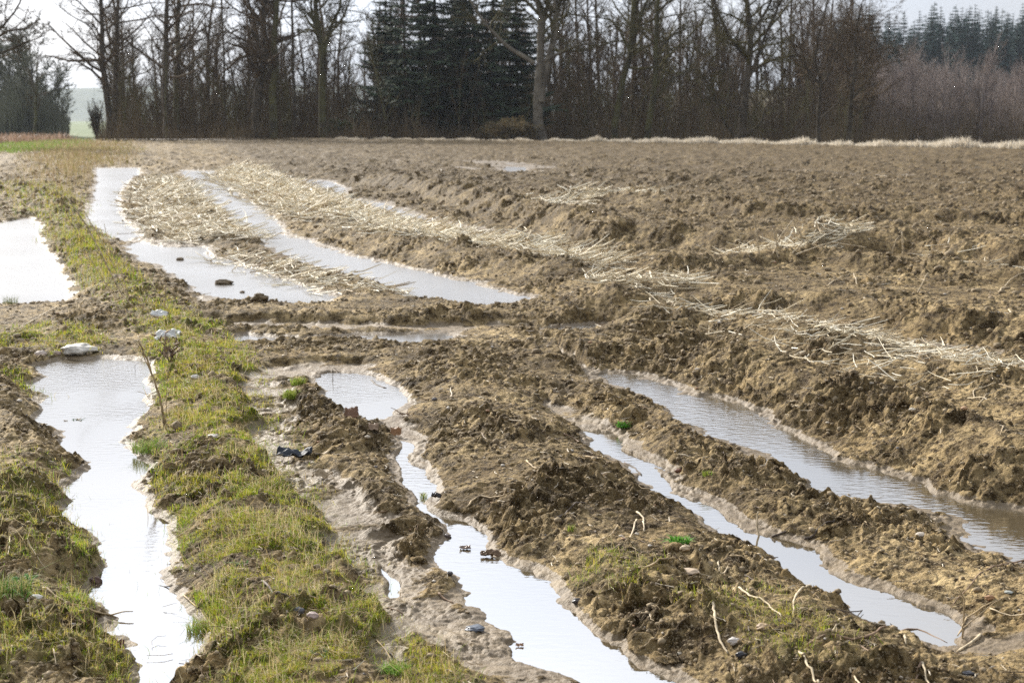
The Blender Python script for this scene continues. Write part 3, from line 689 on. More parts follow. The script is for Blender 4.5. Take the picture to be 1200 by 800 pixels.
def conifer(name, label, px, Dd, s, ms, m, group=None, bark=M_BARK):
    x = pxx(px, Dd); r_ = empty(name, (x, Dd, base_z(x, Dd)-.1), rng.rand()*6.28, s); link('trunk', ms[0], r_); link('crown', ms[1], r_)
    tag(r_, label, 'tree', group); return r_
def cmeshes(*a, m=None, bark=M_BARK, **k):
    (V, Qd), (SV, q4, q3) = conifer_mesh(*a, **k)
    return make_mesh('trunk', V, [Qd], bark), make_mesh('crown', SV, [q4, q3], m, False)
C1 = cmeshes(1, 17, 3.6, 44, 7, 40, m=M_NEEDLE, t0=.14, bare=.15); C2 = cmeshes(2, 16, 3.4, 46, 8, 44, m=M_NEEDLE, t0=.05); C3 = cmeshes(3, 15, 3.2, 30, 6, 26, m=M_NEEDLE, t0=.18, bare=.3)
for px, Dd, s, ms, lab in [(475,115,1.1,C3,'open dark conifer with a bare lower trunk and layered boughs'), (508,121,1.15,C1,'dense dark conifer right of the open-layered one'), (452,124,.95,C2,'dark conifer leftmost in the evergreen group'),
    (545,122,1.0,C2,'broad dark conifer in the middle of the evergreen group'), (580,123,1.1,C1,'tall dark conifer left of the bluish one'), (606,116,1.0,C2,'blackish-blue conifer behind the pale grey trunk'), (530,132,1.1,C1,'conifer showing behind the middle of the evergreen group'), (495,134,1.05,C2,'conifer showing behind the open-layered one')]:
    conifer('conifer', lab, px, Dd, s, ms, M_NEEDLE)
SPR = [cmeshes(20+k, 15, 2.9, 34, 7, 20, m=M_SPRUCE, t0=.05, fat=1.9) for k in range(3)]
for k in range(156):
    row = k % 3; Dd = 268 + row*20 + rng.uniform(-5, 5); px = 972 + (k//3)*6 + rng.uniform(-5, 5)
    conifer('spruce', 'haze-tinted blue-green spruce of the plantation along the distant hilltop', px, Dd, rng.uniform(.7, 1.15), SPR[rng.randint(3)], M_SPRUCE, 'spruces along the distant hilltop')

# undergrowth stems and twigs under the front trees
n = 17000; px = rng.uniform(118, 1060, n); Dd = rng.uniform(109, 128, n); x = (px-600)/F*Dd; h = rng.gamma(3, .42, n)*(.6+.5*perlin(x*.3, Dd*.3, 9)); h = np.clip(h*1.35, .3, 5.2)
bz = land_z(x, Dd)+.15; a = rng.rand(n)*6.28; l = rng.rand(n)*.55*h
P_ = np.stack([np.c_[x, Dd, bz], np.c_[x+np.cos(a)*l*.35, Dd+np.sin(a)*l*.35, bz+h*.55], np.c_[x+np.cos(a)*l, Dd+np.sin(a)*l, bz+h]], 1)
V, Qd, _ = tubes(P_, np.repeat(np.array([[.014, .011, .005]]), n, 0), 3)
tag(link('undergrowth', make_mesh('undergrowth', V, [Qd], M_BRUSH)), 'tangled brown undergrowth at the foot of the wood', 'undergrowth', None, 'stuff')
n = 24000; px = rng.uniform(135, 1290, n); Dd = np.where(px < 1000, rng.uniform(120, 150, n), rng.uniform(140, 190, n)); x = (px-600)/F*Dd; h = rng.uniform(1.5, 7.5, n)*(.75+.5*perlin(x*.25, Dd*.25, 19)); bz = land_z(x, Dd)+.1; a = rng.rand(n)*6.28; l = rng.rand(n)*.3*h
P_ = np.stack([np.c_[x, Dd, bz], np.c_[x+np.cos(a)*l*.3, Dd+np.sin(a)*l*.3, bz+h*.55], np.c_[x+np.cos(a)*l, Dd+np.sin(a)*l, bz+h]], 1)
V, Qd, _ = tubes(P_, np.repeat(np.array([[.016, .012, .005]]), n, 0), 3)
tag(link('thicket', make_mesh('thicket', V, [Qd], M_BRUSH)), 'dense thicket of thin brown stems inside the wood', 'thicket', None, 'stuff')
# two shrubs
def shrub(name, label, px, Dd, w, h, n, cols, leaf=.07):
    x0 = pxx(px, Dd); r_ = empty(name, (x0, Dd, base_z(x0, Dd))); q = rng.normal(size=(n, 3)); q /= np.linalg.norm(q, axis=1)[:, None]; q *= (rng.rand(n)**.4)[:, None]
    q = q*(.75+.7*perlin(q[:, 0]*2.3+px, q[:, 2]*2.3+q[:, 1], 40))[:, None]; q = q*[w, w*.7, h/2] + [0, 0, h/2]; q[:, 2] = np.abs(q[:, 2]); d = rng.normal(size=(n, 3))*leaf; e = rng.normal(size=(n, 3))*leaf*.5
    V = np.stack([q-d, q+e, q+d, q-e], 1).reshape(-1, 3); c = np.array(cols)[rng.randint(len(cols), size=n)]*rng.uniform(.7, 1.3, (n, 1))
    link('foliage', make_mesh('foliage', V, [np.arange(4*n).reshape(n, 4)], M_GRASS, False, {'tint': np.repeat(c, 4, 0)}), r_)
    m = 60; a = rng.rand(m)*6.28; P2 = np.stack([np.zeros((m, 3)), np.c_[np.cos(a)*w*.4, np.sin(a)*w*.3, np.full(m, h*.5)], np.c_[np.cos(a)*w*.8, np.sin(a)*w*.5, rng.uniform(.6, 1, m)*h]], 1)
    V, Qd, _ = tubes(P2, np.repeat(np.array([[.025, .015, .006]]), m, 0), 3); link('stem', make_mesh('stem', V, [Qd], M_BARK), r_); tag(r_, label, 'shrub')
shrub('shrub', 'low rounded ochre shrub at the foot of the evergreens', 600, 107, 2.6, 1.9, 5000, [(.15, .115, .055), (.12, .10, .05), (.17, .12, .06)], .05)
shrub('holly_bush', 'small dark green bush between the forked trunk and the conifers', 398, 116, 1.0, 1.9, 2500, [(.03, .055, .02), (.05, .08, .03)], .08)
shrub('holly_bush', 'dark twiggy bush at the foot of the twin trunks beside the gap', 113, 112, .8, 3.2, 1500, [(.03, .03, .018), (.05, .04, .025)], .05)

# far hills behind the gap, pale track at the field end
def hill_z(x, y): return -3 + 62*np.exp(-((y-2500)/420)**2)*(0.75+0.25*np.cos(x/420+1.0)) 
sheet('hills', -2200, 1800, 1500, 3400, 61, 41, hill_z, M_HILL)
M_TRACK = simple('pale_track', (0.38, 0.35, 0.31), (0.5, 0.46, 0.41), 2.0, 0.8, 0)
pv = np.array([[pxx(112, 112), 111.0, .16], [pxx(285, 112), 111.0, .16], [pxx(285, 112), 114, .16], [pxx(112, 112), 114, .16]])
tag(link('path', make_mesh('path', pv, [np.array([[0, 1, 2, 3]])], M_TRACK)), kind='structure')

# ------------------------------------------------------------------ grass, straw and small litter (uncountable)
def pick(weight, n, jitter=1.0):
    w = weight.ravel().astype(np.float64); c = np.cumsum(w); k = np.searchsorted(c, rng.rand(n)*c[-1]); k = np.clip(k, 0, len(w)-1)
    i, j = k//NC, k % NC; i = np.clip(i+rng.rand(n)-.5, 0, NR-2); j = np.clip(j+rng.rand(n)-.5, 0, NC-2)
    r = np.interp(i, np.arange(NR), rr)-APEX; a = GA0+(GA1-GA0)*j/(NC-1)
    return r*np.sin(a), APEX+r*np.cos(a)
YG, XG = Y.reshape(NR, NC), X.reshape(NR, NC)
VIS = (np.abs(XG) < 0.39*YG+.25)
def blades(x, y, z, h, w, col, lean=.5, face=None):
    n = len(x); a = rng.rand(n)*6.28; ln = np.abs(rng.normal(0, lean, n))*h; f = rng.rand(n)*6.28
    bx, by = np.cos(a)*ln, np.sin(a)*ln; wx_, wy_ = np.cos(f)*w, np.sin(f)*w
    p0 = np.c_[x, y, z-.003]; p1 = p0+np.c_[bx*.35, by*.35, h*.6]; p2 = p0+np.c_[bx, by, h*(1-.25*np.minimum(ln/np.maximum(h, 1e-6), 1.5))]; ww = np.c_[wx_, wy_, 0*x]
    V = np.stack([p0-ww, p0+ww, p1+ww*.7, p1-ww*.7, p2], 1).reshape(-1, 3); i = np.arange(n)[:, None]*5
    return V, i+np.array([[0, 1, 2, 3]]), i+np.array([[3, 2, 4]]), np.repeat(col, 5, 0)
def put_blades(name, label, cat, L_, m=M_GRASS):
    Vs, A4, A3, Cc, o = [], [], [], [], 0
    for V, q, t, c in L_: Vs.append(V); A4.append(q+o); A3.append(t+o); Cc.append(c); o += len(V)
    tag(link(name, make_mesh(name, np.concatenate(Vs), [np.concatenate(A4), np.concatenate(A3)], m, False, {'tint': np.concatenate(Cc)})), label, cat, None, 'stuff')
GC = np.array([(.46, .39, .05), (.36, .36, .03), (.15, .27, .018), (.28, .35, .025), (.56, .44, .18), (.26, .17, .07)])
mossw = ATG['moss']**1.5*VIS*(YG > 3.2)
x, y = pick(mossw*(YG < 14), 120000); dd = np.hypot(x, y); sc = np.clip(dd/6, .8, 2.2)
g1 = perlin(x*4, y*4, 120)+.6*perlin(x*12, y*12, 121); sdv = sample(ATG['sd'], x, y)
green = np.clip(.35+.8*perlin(x*1.5, y*1.5, 122)+.5*(sdv < .12), 0, 1)
ci = np.where(rng.rand(len(x)) < green*.6, rng.choice([2, 3], len(x)), rng.choice([0, 0, 1, 1, 3, 4, 5], len(x)))
hh = (.007+.017*rng.rand(len(x)))*(1+.8*np.clip(g1, -.5, 1.2))*(1+.7*(sdv < .1))*sc**.5
L1 = blades(x, y, gz(x, y), hh, .0010*sc, GC[ci]*rng.uniform(.6, 1.6, (len(x), 1)), .8)
x, y = pick(mossw*(YG < 16), 9000); dd = np.hypot(x, y)
L2 = blades(x, y, gz(x, y), rng.uniform(.03, .085, len(x)), .0013*np.clip(dd/6, .8, 2.5), np.array([(.5, .42, .24), (.2, .26, .03), (.4, .3, .14)])[rng.randint(3, size=len(x))], .9)
x, y = pick(mossw*(YG >= 14), 9000); ci = rng.choice([0, 1, 2, 3, 4, 5], len(x))
L3 = blades(x, y, gz(x, y), rng.uniform(.03, .12, len(x)), .003*np.hypot(x, y)/20, GC[ci]*rng.uniform(.7, 1.2, (len(x), 1)), .5)
put_blades('grass', 'short mossy yellow-green grass on the verges between the ruts', 'grass', [L1, L2, L3])
# green verge at the far left and brown dry growth
x = rng.uniform(-46, -24, 26000); y = rng.uniform(52, 112, len(x)); m = x < -0.288*y-3.0*rng.rand(len(x)); x, y = x[m], y[m]
put_blades('green_verge', 'bright green grass verge at the far left beyond the puddles', 'grass', [blades(x, y, np.clip(gz(x, y), .02, 9), rng.uniform(.1, .3, len(x)), np.full(len(x), .02), np.array([(.16, .26, .05), (.22, .3, .07), (.3, .27, .12)])[rng.choice([0, 1, 1, 2], len(x))], .5)])
n = 30000; px = rng.uniform(-30, 185, n); py = 162 + rng.gamma(2.2, 10, n); y = H*F/(py-HOR)*.97; x = (px-600)/F*y; k = (py < 245) & (rng.rand(n) < np.clip(1.0-np.abs(px-(105-(py-165)*.4))/75, 0, 1)); x, y = x[k], y[k]
k = sample(ATG['sd'], x, y) > .1; x, y = x[k], y[k]
n = 7000; bx = rng.uniform(-48, -33.3, n); by = rng.uniform(88, 112, n)
put_blades('dry_weeds', 'brown dry weeds and grass in a band along the left verge', 'weeds', [
    blades(x, y, gz(x, y), rng.uniform(.06, .32, len(x)), .0035*y/20, np.array([(.34, .26, .15), (.24, .17, .09), (.42, .34, .2), (.2, .18, .05)])[rng.choice(4, len(x))], .5),
    blades(bx, by, np.full(n, .02), rng.uniform(.2, .9, n), np.full(n, .03), np.array([(.26, .17, .12), (.34, .24, .18), (.2, .14, .09)])[rng.choice(3, n)], .5)])
# pale margin grass at the field edge
n = 60000; px = np.r_[rng.uniform(395, 1330, n)]; x0 = (px-600)/F; ey = np.interp(px, [395, 800, 1200, 1400], [EDGE[2, 1]*1.0, EDGE[3, 1], EDGE[4, 1], EDGE[4, 1]*.97]); y = ey + rng.uniform(-.6, 2.6, n); x = x0*y
hgt = np.interp(px, [395, 640, 800, 1200], [.10, .14, .28, .34])*rng.uniform(.3, 1.5, n)*(1+.9*perlin(x*.8, y*0, 130)+.5*perlin(x*3.1, y*0, 131))
put_blades('margin_grass', 'pale bleached grass strip along the far edge of the field', 'grass', [blades(x, y, gz(x, y)-.02, hgt, np.full(n, .018), np.array([(.62, .55, .44), (.52, .45, .34), (.7, .64, .54)])[rng.randint(3, size=n)], .35)])

def ribbons(x, y, ln, w, az, col, lift, tilt=.08, bend=.35):
    n = len(x); P_ = np.zeros((n, 4, 3)); a = az + rng.normal(0, .1, n); px_, py_ = x.copy(), y.copy(); up = rng.normal(0, tilt, n)
    k1 = rng.rand(n) < .35
    for i in range(4):
        P_[:, i] = np.c_[px_, py_, 0*x]; px_ = px_+np.cos(a)*ln/3; py_ = py_+np.sin(a)*ln/3; a = a + rng.normal(0, bend, n)*np.where(k1, 1.8, .35)
    zt = np.stack([gz(P_[:, i, 0], P_[:, i, 1]) for i in range(4)], 1); zt = np.maximum(zt, 0)
    zl = np.maximum(zt, .5*(zt.max(1)+zt.mean(1))[:, None])
    P_[:, :, 2] = zl + lift[:, None] + np.abs(up)[:, None]*np.linspace(0, 1, 4)[None]*ln[:, None]
    R_ = w[:, None]*np.array([[1, .95, .9, .6]]); V, Qd, _ = tubes(P_, R_, 4); return V, Qd, np.repeat(col, 16, 0)
def put_ribbons(name, label, cat, L_, m=M_STRAW):
    Vs, A4, Cc, o = [], [], [], 0
    for V, q, c in L_: Vs.append(V); A4.append(q+o); Cc.append(c); o += len(V)
    tag(link(name, make_mesh(name, np.concatenate(Vs), [np.concatenate(A4)], m, False, {'tint': np.concatenate(Cc)})), label, cat, None, 'stuff')
SC = np.array([(.74, .65, .47), (.58, .48, .31), (.84, .78, .63), (.34, .25, .14)])
pw = ATG['pale']**1.3*VIS
x, y = pick(pw, 15000); n = len(x); az = np.where(rng.rand(n) < .4, rng.normal(-.5, .7, n), rng.rand(n)*6.28); s = np.clip(y/12, .75, 2.6)
R1 = ribbons(x, y, rng.uniform(.08, .32, n)*s**.7, rng.uniform(.002, .005, n)*s, az, SC[rng.choice([0, 0, 1, 2, 2, 3], n)]*rng.uniform(.8, 1.15, (n, 1)), rng.uniform(.0, .04, n), .2)
put_ribbons('straw', 'matted bleached maize straw lying along the ridge tops', 'straw', [R1])
gen = VIS*(YG < 60)*(1-np.clip(ATG['wet']*1.3, 0, 1))*(ATG['sd'] > .05)
x, y = pick(gen*(YG > 3.4), 5200); n = len(x); s = np.clip(y/7, .7, 6)
R2 = ribbons(x, y, rng.gamma(2, .015, n)*s**.7+.012, rng.uniform(.0009, .0030, n)*s**.9, rng.rand(n)*6.28, np.array([(.5, .42, .3), (.3, .22, .12), (.09, .06, .04), (.58, .5, .38), (.2, .13, .07)])[rng.randint(5, size=n)], np.full(n, .001), .1)
x, y = pick(mossw*(YG < 25), 2600); n = len(x); s = np.clip(y/7, .7, 2.5)
R3 = ribbons(x, y, rng.uniform(.03, .13, n)*s**.7, rng.uniform(.0007, .0016, n)*s, rng.rand(n)*6.28, np.array([(.5, .4, .24), (.36, .26, .14), (.2, .13, .07)])[rng.randint(3, size=n)], rng.uniform(0, .012, n), .25)
put_ribbons('dead_grass', 'dead tan stems tangled in the grass of the verges', 'dead grass', [R3])
put_ribbons('plant_litter', 'small bits of straw and twig strewn over the mud', 'litter', [R2])

import bmesh
bm = bmesh.new(); bmesh.ops.create_icosphere(bm, subdivisions=2, radius=1); ICO = np.array([v.co[:] for v in bm.verts]); ICF = np.array([[v.index for v in f.verts] for f in bm.faces]); bm.free()
bm = bmesh.new(); bmesh.ops.create_icosphere(bm, subdivisions=1, radius=1); IC1 = np.array([v.co[:] for v in bm.verts]); IF1 = np.array([[v.index for v in f.verts] for f in bm.faces]); bm.free()
bm = bmesh.new(); bmesh.ops.create_icosphere(bm, subdivisions=4, radius=1); IC4 = np.array([v.co[:] for v in bm.verts]); IF4 = np.array([[v.index for v in f.verts] for f in bm.faces]); bm.free()
def lumps(x, y, r, flat, sink, base=(IC1, IF1), rough=.3):
    n = len(x); B, Fc = base; k = len(B); sc_ = rng.uniform(.7, 1.3, (n, 1, 3))*[1, 1, flat]; d = 1+rng.normal(0, rough*.5, (n, k, 1)); V = B[None]*d*sc_*r[:, None, None]
    a = rng.rand(n)*6.28; c, s = np.cos(a)[:, None], np.sin(a)[:, None]; V = np.stack([V[..., 0]*c-V[..., 1]*s, V[..., 0]*s+V[..., 1]*c, V[..., 2]], -1)
    V += np.stack([x, y, np.maximum(gz(x, y), -.01)+r*sink], -1)[:, None]
    return V.reshape(-1, 3), (Fc[None]+(np.arange(n)*k)[:, None, None]).reshape(-1, 3)
x, y = pick(gen*(YG > 3.4)*(YG < 75)*ATG['crum'], 34000); r_ = rng.gamma(2, .0026, len(x))*np.clip(y/7, .7, 6)
V, Fc = lumps(x, y, np.clip(r_, .002, .06), .75, .3)
tag(link('soil_crumbs', make_mesh('soil_crumbs', V, [Fc], M_SOIL, True)), 'crumbled lumps of mud scattered over the ridges', 'soil', None, 'stuff')
x, y = pick(gen*(YG > 3.4)*(YG < 16), 650); r_ = rng.gamma(2.5, .0026, len(x))*np.clip(y/7, .7, 2)
V, Fc = lumps(x, y, np.clip(r_, .003, .018), .55, .15, rough=.12); c = np.array([(.42, .36, .28), (.30, .24, .17), (.5, .45, .38), (.33, .2, .12), (.12, .11, .11)])[rng.randint(5, size=len(x))]
tag(link('pebbles', make_mesh('pebbles', V, [Fc], M_STRAW, True, {'tint': np.repeat(c, len(IC1), 0)})), 'small pale and brown pebbles bedded in the mud', 'pebbles', None, 'stuff')
#MARK_THINGS
# ------------------------------------------------------------------ single things lying about, each at its own place
def smat(name, c, rough=.7, v=.25):
    return simple(name, tuple(q*(1-v) for q in c), tuple(min(q*(1+v), .95) for q in c), 25.0, rough, .3, .3, 5, .004)
M_PALE = smat('bleached_stalk', (.46, .37, .24), v=.45); M_TAN = smat('tan_stalk', (.30, .22, .12), v=.4); M_DARKW = smat('dark_twig', (.07, .05, .035)); M_BROWNW = smat('brown_bark_piece', (.20, .13, .08))
SM = {'p': M_PALE, 't': M_TAN, 'd': M_DARKW, 'b': M_BROWNW}
def smooth_line(P, n):
    P = np.array(P); s = np.r_[0, np.cumsum(np.linalg.norm(np.diff(P, axis=0), axis=1))]; t = np.linspace(0, s[-1], n)
    return np.stack([np.interp(t, s, P[:, j]) for j in range(3)], 1)
def lie(pts, r):
    o = [spot(*p) for p in pts]; q = smooth_line([(a[0], a[1], 0) for a in o], max(8, 4*len(pts)))
    z = np.maximum(gz(q[:, 0], q[:, 1]), -.004); zz = z.copy()
    for i in range(1, len(z)-1): zz[i] = max(z[i], .5*(zz[i-1]+z[i+1]))
    zz[1:-1] = np.maximum(zz[1:-1], .5*(zz[:-2]+zz[2:])); q[:, 2] = zz + r*.5; return q
def stand(pts, r, lean=.0):
    b = spot(*pts[0]); o = [b - [0, 0, .015]]; 
    for i, p in enumerate(pts[1:]): o.append(W(p[0], p[1], b[1] + lean*(i+1)))
    return smooth_line(o, max(8, 4*len(pts)))
def rod(name, label, cat, pts, r, m='p', mode='lie', lean=0.0, side=(), taper=.65):
    r = r/1000.; q = lie(pts, r) if mode == 'lie' else stand(pts, r, lean); o0 = q[0].copy(); o0[2] = min(o0[2], q[:, 2].min())
    jit = np.r_[0, rng.normal(0, 1, len(q)-2), 0]; q2 = q + np.c_[jit*r*.35, jit*0, np.abs(jit)*r*.2]
    n = len(q2); rad = r*np.linspace(1, taper, n)*(1+.14*rng.normal(size=n)); V, Qd, C = tubes((q2-o0)[None], rad[None], 8, True)
    parts = [(V, Qd)]; Cs = [C]; off = len(V)
    for sp_pts, sr in side:
        a = spot(*sp_pts[0]) if mode == 'lie' else None
        i0 = int(np.argmin([abs(v[0]/v[1]*F+600-sp_pts[0][0]) for v in q2])); base = q2[i0]
        k = [base]+[W(p[0], p[1], base[1]+.01) for p in sp_pts[1:]]; kq = smooth_line(k, 7)
        V2, Q2, C2_ = tubes((kq-o0)[None], (sr/1000*np.linspace(1, .5, 7))[None], 6, True); parts.append((V2, Q2))
    V, Qd = merge(parts); me = make_mesh(name, V, [Qd, Cs[0]], SM[m]); ob = link(name, me); ob.location = o0; tag(ob, label, cat); return ob
ST = 'dry_stalk'; TW = 'twig'
rod(ST, 'short thick pale stalk like a chopped stick at the right end of the reflecting rut', 'stalk', [(1149,744),(1122,764)], 5, 'p')
rod(ST, 'upright thin stalk standing in the wet mud at the end of the reflecting rut', 'stalk', [(1128,748),(1129,725),(1131,702),(1122,687)], 3.5, 't', 'stand')
rod(TW, 'long curved twig arching down the ridge from the right edge to the rut', 'twig', [(1206,653),(1172,665),(1137,690),(1113,714)], 3.2, 'b')
rod(TW, 'forked pale twig leaning beside the upright stalk near the right edge', 'twig', [(1122,745),(1132,725),(1162,708),(1184,700)], 3.5, 't', side=[([(1150,714),(1172,700),(1186,704)], 2)])
rod(ST, 'straight pale stalk cut by the right edge, below the long arching twig', 'stalk', [(1160,714),(1204,719)], 2.6, 'p')
rod(ST, 'bent peeled stalk with a knee, on the moss left of the reflecting rut', 'stalk', [(949,686),(931,702),(929,721)], 4.2, 'p')
rod(TW, 'level dark twig on the bank just below the reflecting rut', 'twig', [(966,715),(1012,714)], 2.6, 'd')
rod(ST, 'short slanting pale stalk between the bent peeled one and the long barky one', 'stalk', [(984,725),(967,739)], 2.8, 'p')
rod(TW, 'long barky stick stretched over the ridge top in the lower right', 'stick', [(946,757),(985,749),(1025,745),(1060,738),(1078,737),(1110,753)], 4.2, 'b')
rod(ST, 'stubby pale stalk end poking out under the long barky stick', 'stalk', [(1060,745),(1062,756)], 4, 'p')
rod(TW, 'thin brown twig slanting below the long barky stick', 'twig', [(1007,756),(1035,774)], 2.6, 'b')
rod(ST, 'bleached stalk curving down to the bottom edge, left of the bent V one', 'stalk', [(936,765),(947,780),(951,793),(960,806)], 4, 'p')
rod(ST, 'stalk snapped into a V at the bottom edge', 'stalk', [(1026,783),(995,785),(1001,793),(1008,806)], 4, 'p')
rod(ST, 'pale stalk running to the bottom edge, right of the V', 'stalk', [(1081,778),(1091,803)], 3.8, 'p')
rod(TW, 'brown stalk crossing beside the pale one at the bottom edge', 'twig', [(1079,780),(1068,803)], 3.4, 'b')
rod(TW, 'dark root end bowed across the wet mud above the reflecting rut', 'root', [(904,629),(926,621),(950,623)], 4.5, 'd')
rod(TW, 'thick dark piece of bark slanting on the ridge, next to the bowed root', 'bark', [(943,632),(960,620),(978,611)], 6, 'd')
rod(TW, 'thin dark twig dipping its end in the start of the reflecting rut', 'twig', [(903,630),(915,638),(925,657)], 2.5, 'b')
rod(ST, 'small pale stub upright near the pale stone on the right ridge', 'stalk', [(1099,621),(1097,606)], 3.2, 'p', 'stand')
rod(ST, 'pale stalk with a bent foot on the dark mound in the lower middle', 'stalk', [(835,709),(838,728),(842,748),(853,767)], 4.5, 'p')
rod(ST, 'long knobbly pale stalk leading right from the mossy patch', 'stalk', [(859,692),(880,700),(900,711),(916,725)], 4, 'p')
rod(ST, 'thin two-toned stalk slanting on the mud left of the green weed', 'stalk', [(724,615),(715,628),(695,645)], 2.6, 't')
rod(ST, 'straight bleached stalk just left of the green weed', 'stalk', [(746,609),(735,636)], 3.6, 'p')
rod(ST, 'short bent bleached stalk above the straight one near the green weed', 'stalk', [(746,600),(754,608),(755,623)], 4.2, 'p')
rod(TW, 'reddish brown sliver of bark between the slanting stalk and the bleached one', 'bark', [(710,647),(726,639)], 5, 'b')
rod(ST, 'half buried stalk lying level below the green weed', 'stalk', [(748,666),(770,659),(793,656)], 4.4, 't')
rod(ST, 'small bleached stalk folded like a U', 'stalk', [(842,659),(843,673),(848,675),(853,664)], 3.6, 'p')
rod(TW, 'arched thin tan twig beside the folded U stalk', 'twig', [(853,654),(870,654),(888,661)], 3, 't')
rod(ST, 'thin upright straw on the dark mound, left of the stalk with the bent foot', 'straw', [(817,716),(819,692)], 1.8, 't', 'stand')
rod(TW, 'curved tan twig low on the slope beside the big middle puddle', 'twig', [(750,760),(762,751),(782,744)], 2.6, 't')
rod(TW, 'dark split stick lying on the slope above the big middle puddle', 'stick', [(651,607),(666,599),(688,590)], 5, 'd')
rod(ST, 'pale peeled stalk upright at the foot of the crumbly ridge', 'stalk', [(890,627),(887,612),(889,599)], 4.5, 'p', 'stand')
rod(TW, 'brown strip of bark on the left shore of the narrow wet track', 'bark', [(661,510),(673,516),(687,524)], 4.5, 'b')
rod(TW, 'light brown stick lying just below the brown bark strip', 'stick', [(685,535),(710,544)], 4, 't')
rod(TW, 'dark twig edging the narrow wet track', 'twig', [(732,542),(744,548),(752,557)], 4.5, 'd')
rod(ST, 'faded stick on the smooth mud left of the narrow wet track', 'stick', [(617,540),(635,549)], 4, 't')
rod(TW, 'branched root debris on the ridge right of the upper pond arm', 'root', [(546,596),(560,582),(595,579)], 4, 't', side=[([(575,580),(577,590)], 2.5), ([(590,579),(594,570)], 2.5)])
rod(TW, 'dark reed bent into an upturned V standing in the central pond', 'reed', [(390,446),(390,430),(400,439)], 2.6, 'd', 'stand')
rod(TW, 'dark rotten slab of wood at the right shore of the central pond', 'wood', [(435,445),(441,451),(453,455)], 6, 'd')
rod(TW, 'slim twig lying on the mud above the rotten slab', 'twig', [(443,441),(458,438),(473,440)], 2.5, 't')
rod(ST, 'tall woody dead stem leaning over the grass ridge beside the long left puddle', 'dead stem', [(194,502),(190,482),(185,457),(172,422),(162,398)], 7, 't', 'stand', -.02, side=[([(187,462),(196,440),(199,429)], 2.5), ([(172,422),(160,400),(150,397)], 3)])
rod(TW, 'forked black twig reaching out over the long left puddle', 'twig', [(170,436),(150,441),(131,451)], 2.6, 'd', 'stand', 0, side=[([(150,441),(158,428),(163,424)], 1.6), ([(155,440),(160,455),(164,462)], 1.4)])
rod(ST, 'long pale stem lying across the mud to the left edge', 'stalk', [(5,396),(35,378),(66,360)], 4.5, 'p')
rod(ST, 'thin brown stalk standing on the ridge above the white scraps', 'stalk', [(193,362),(194,340),(193,320)], 3, 't', 'stand')
rod(TW, 'crooked branch on the left bank with its dark tip out over the water', 'branch', [(50,689),(64,700),(82,711),(105,716),(130,721)], 4, 't', side=[([(130,721),(145,716),(156,716)], 3.2), ([(130,721),(140,724),(148,730)], 2)])
rod(ST, 'thin straw slanting down the grass ridge near the bottom left puddle', 'straw', [(215,697),(235,716),(266,740)], 2, 't')
rod(ST, 'pale curved straw on the left bank above the white petal', 'straw', [(32,632),(42,650),(55,669)], 2, 'p')
rod(ST, 'pale short straw low on the left bank', 'straw', [(62,760),(66,782)], 2, 'p')
rod(ST, 'thin pale straw by the left edge, highest on the left bank', 'straw', [(12,625),(9,655)], 1.8, 'p')
rod(TW, 'short brown stick jutting from the grass into the water, the upper of two', 'stick', [(200,661),(182,662)], 2.4, 'b')
rod(TW, 'short dark stick jutting from the grass into the water, the lower of two', 'stick', [(202,686),(183,685)], 2.4, 'd')
rod(TW, 'dark rootlet buried in the grass ridge above the small stones', 'root', [(307,682),(325,695),(345,705)], 5, 'd')
rod(ST, 'pale straw at the foot of the grass ridge pointing to the bottom edge', 'straw', [(441,750),(452,762),(476,786)], 2.4, 't')
rod(TW, 'dark twig lying along the wet flat near the bottom', 'twig', [(450,760),(480,772),(502,779)], 3.2, 'd')
rod(ST, 'short brown stalk on the mud strip between the wet flat and the middle puddle', 'stalk', [(514,695),(531,707)], 3.6, 'b')
rod(TW, 'reddish twig at the edge of the small pool in the wet flat', 'twig', [(452,712),(472,720)], 2.2, 'b')
rod(ST, 'long curved straw arching on the bank at the right edge', 'straw', [(1172,511),(1185,495),(1204,487)], 3.2, 't')
rod(ST, 'hooked pale straw on the right bank below the straw heap', 'straw', [(1167,449),(1140,458),(1142,468)], 3.8, 'p')
rod(ST, 'short pale stalk under the hooked straw', 'straw', [(1156,462),(1146,476)], 3.6, 'p')
rod(ST, 'pale stalk slanting at the right edge below the upper straw', 'straw', [(1182,363),(1204,380)], 6, 'p')
rod(ST, 'flat pale straw curving at the right edge', 'straw', [(1171,342),(1182,330),(1200,320)], 6, 'p')
rod(ST, 'upright pale stalk pair member on the far slope, the thick one', 'stalk', [(1059,297),(1057,284),(1057,272)], 13, 'p', 'stand')
rod(ST, 'thin upright stalk beside the thick upright one on the far slope', 'stalk', [(1045,296),(1049,284),(1054,276)], 6, 'p', 'stand')
rod(ST, 'pale stalk leaning upright on the slope at right, below the thick upright one', 'stalk', [(1076,342),(1082,330),(1088,320)], 8, 'p', 'stand')
rod(ST, 'white stalk stuck upright in the clod bank right of centre', 'stalk', [(768,272),(764,266),(761,259)], 9, 'p', 'stand')
rod(ST, 'bent pair of thin straws in front of the straw heap on the mid slope', 'straw', [(968,336),(985,326),(1000,320),(1004,334)], 5, 'p')
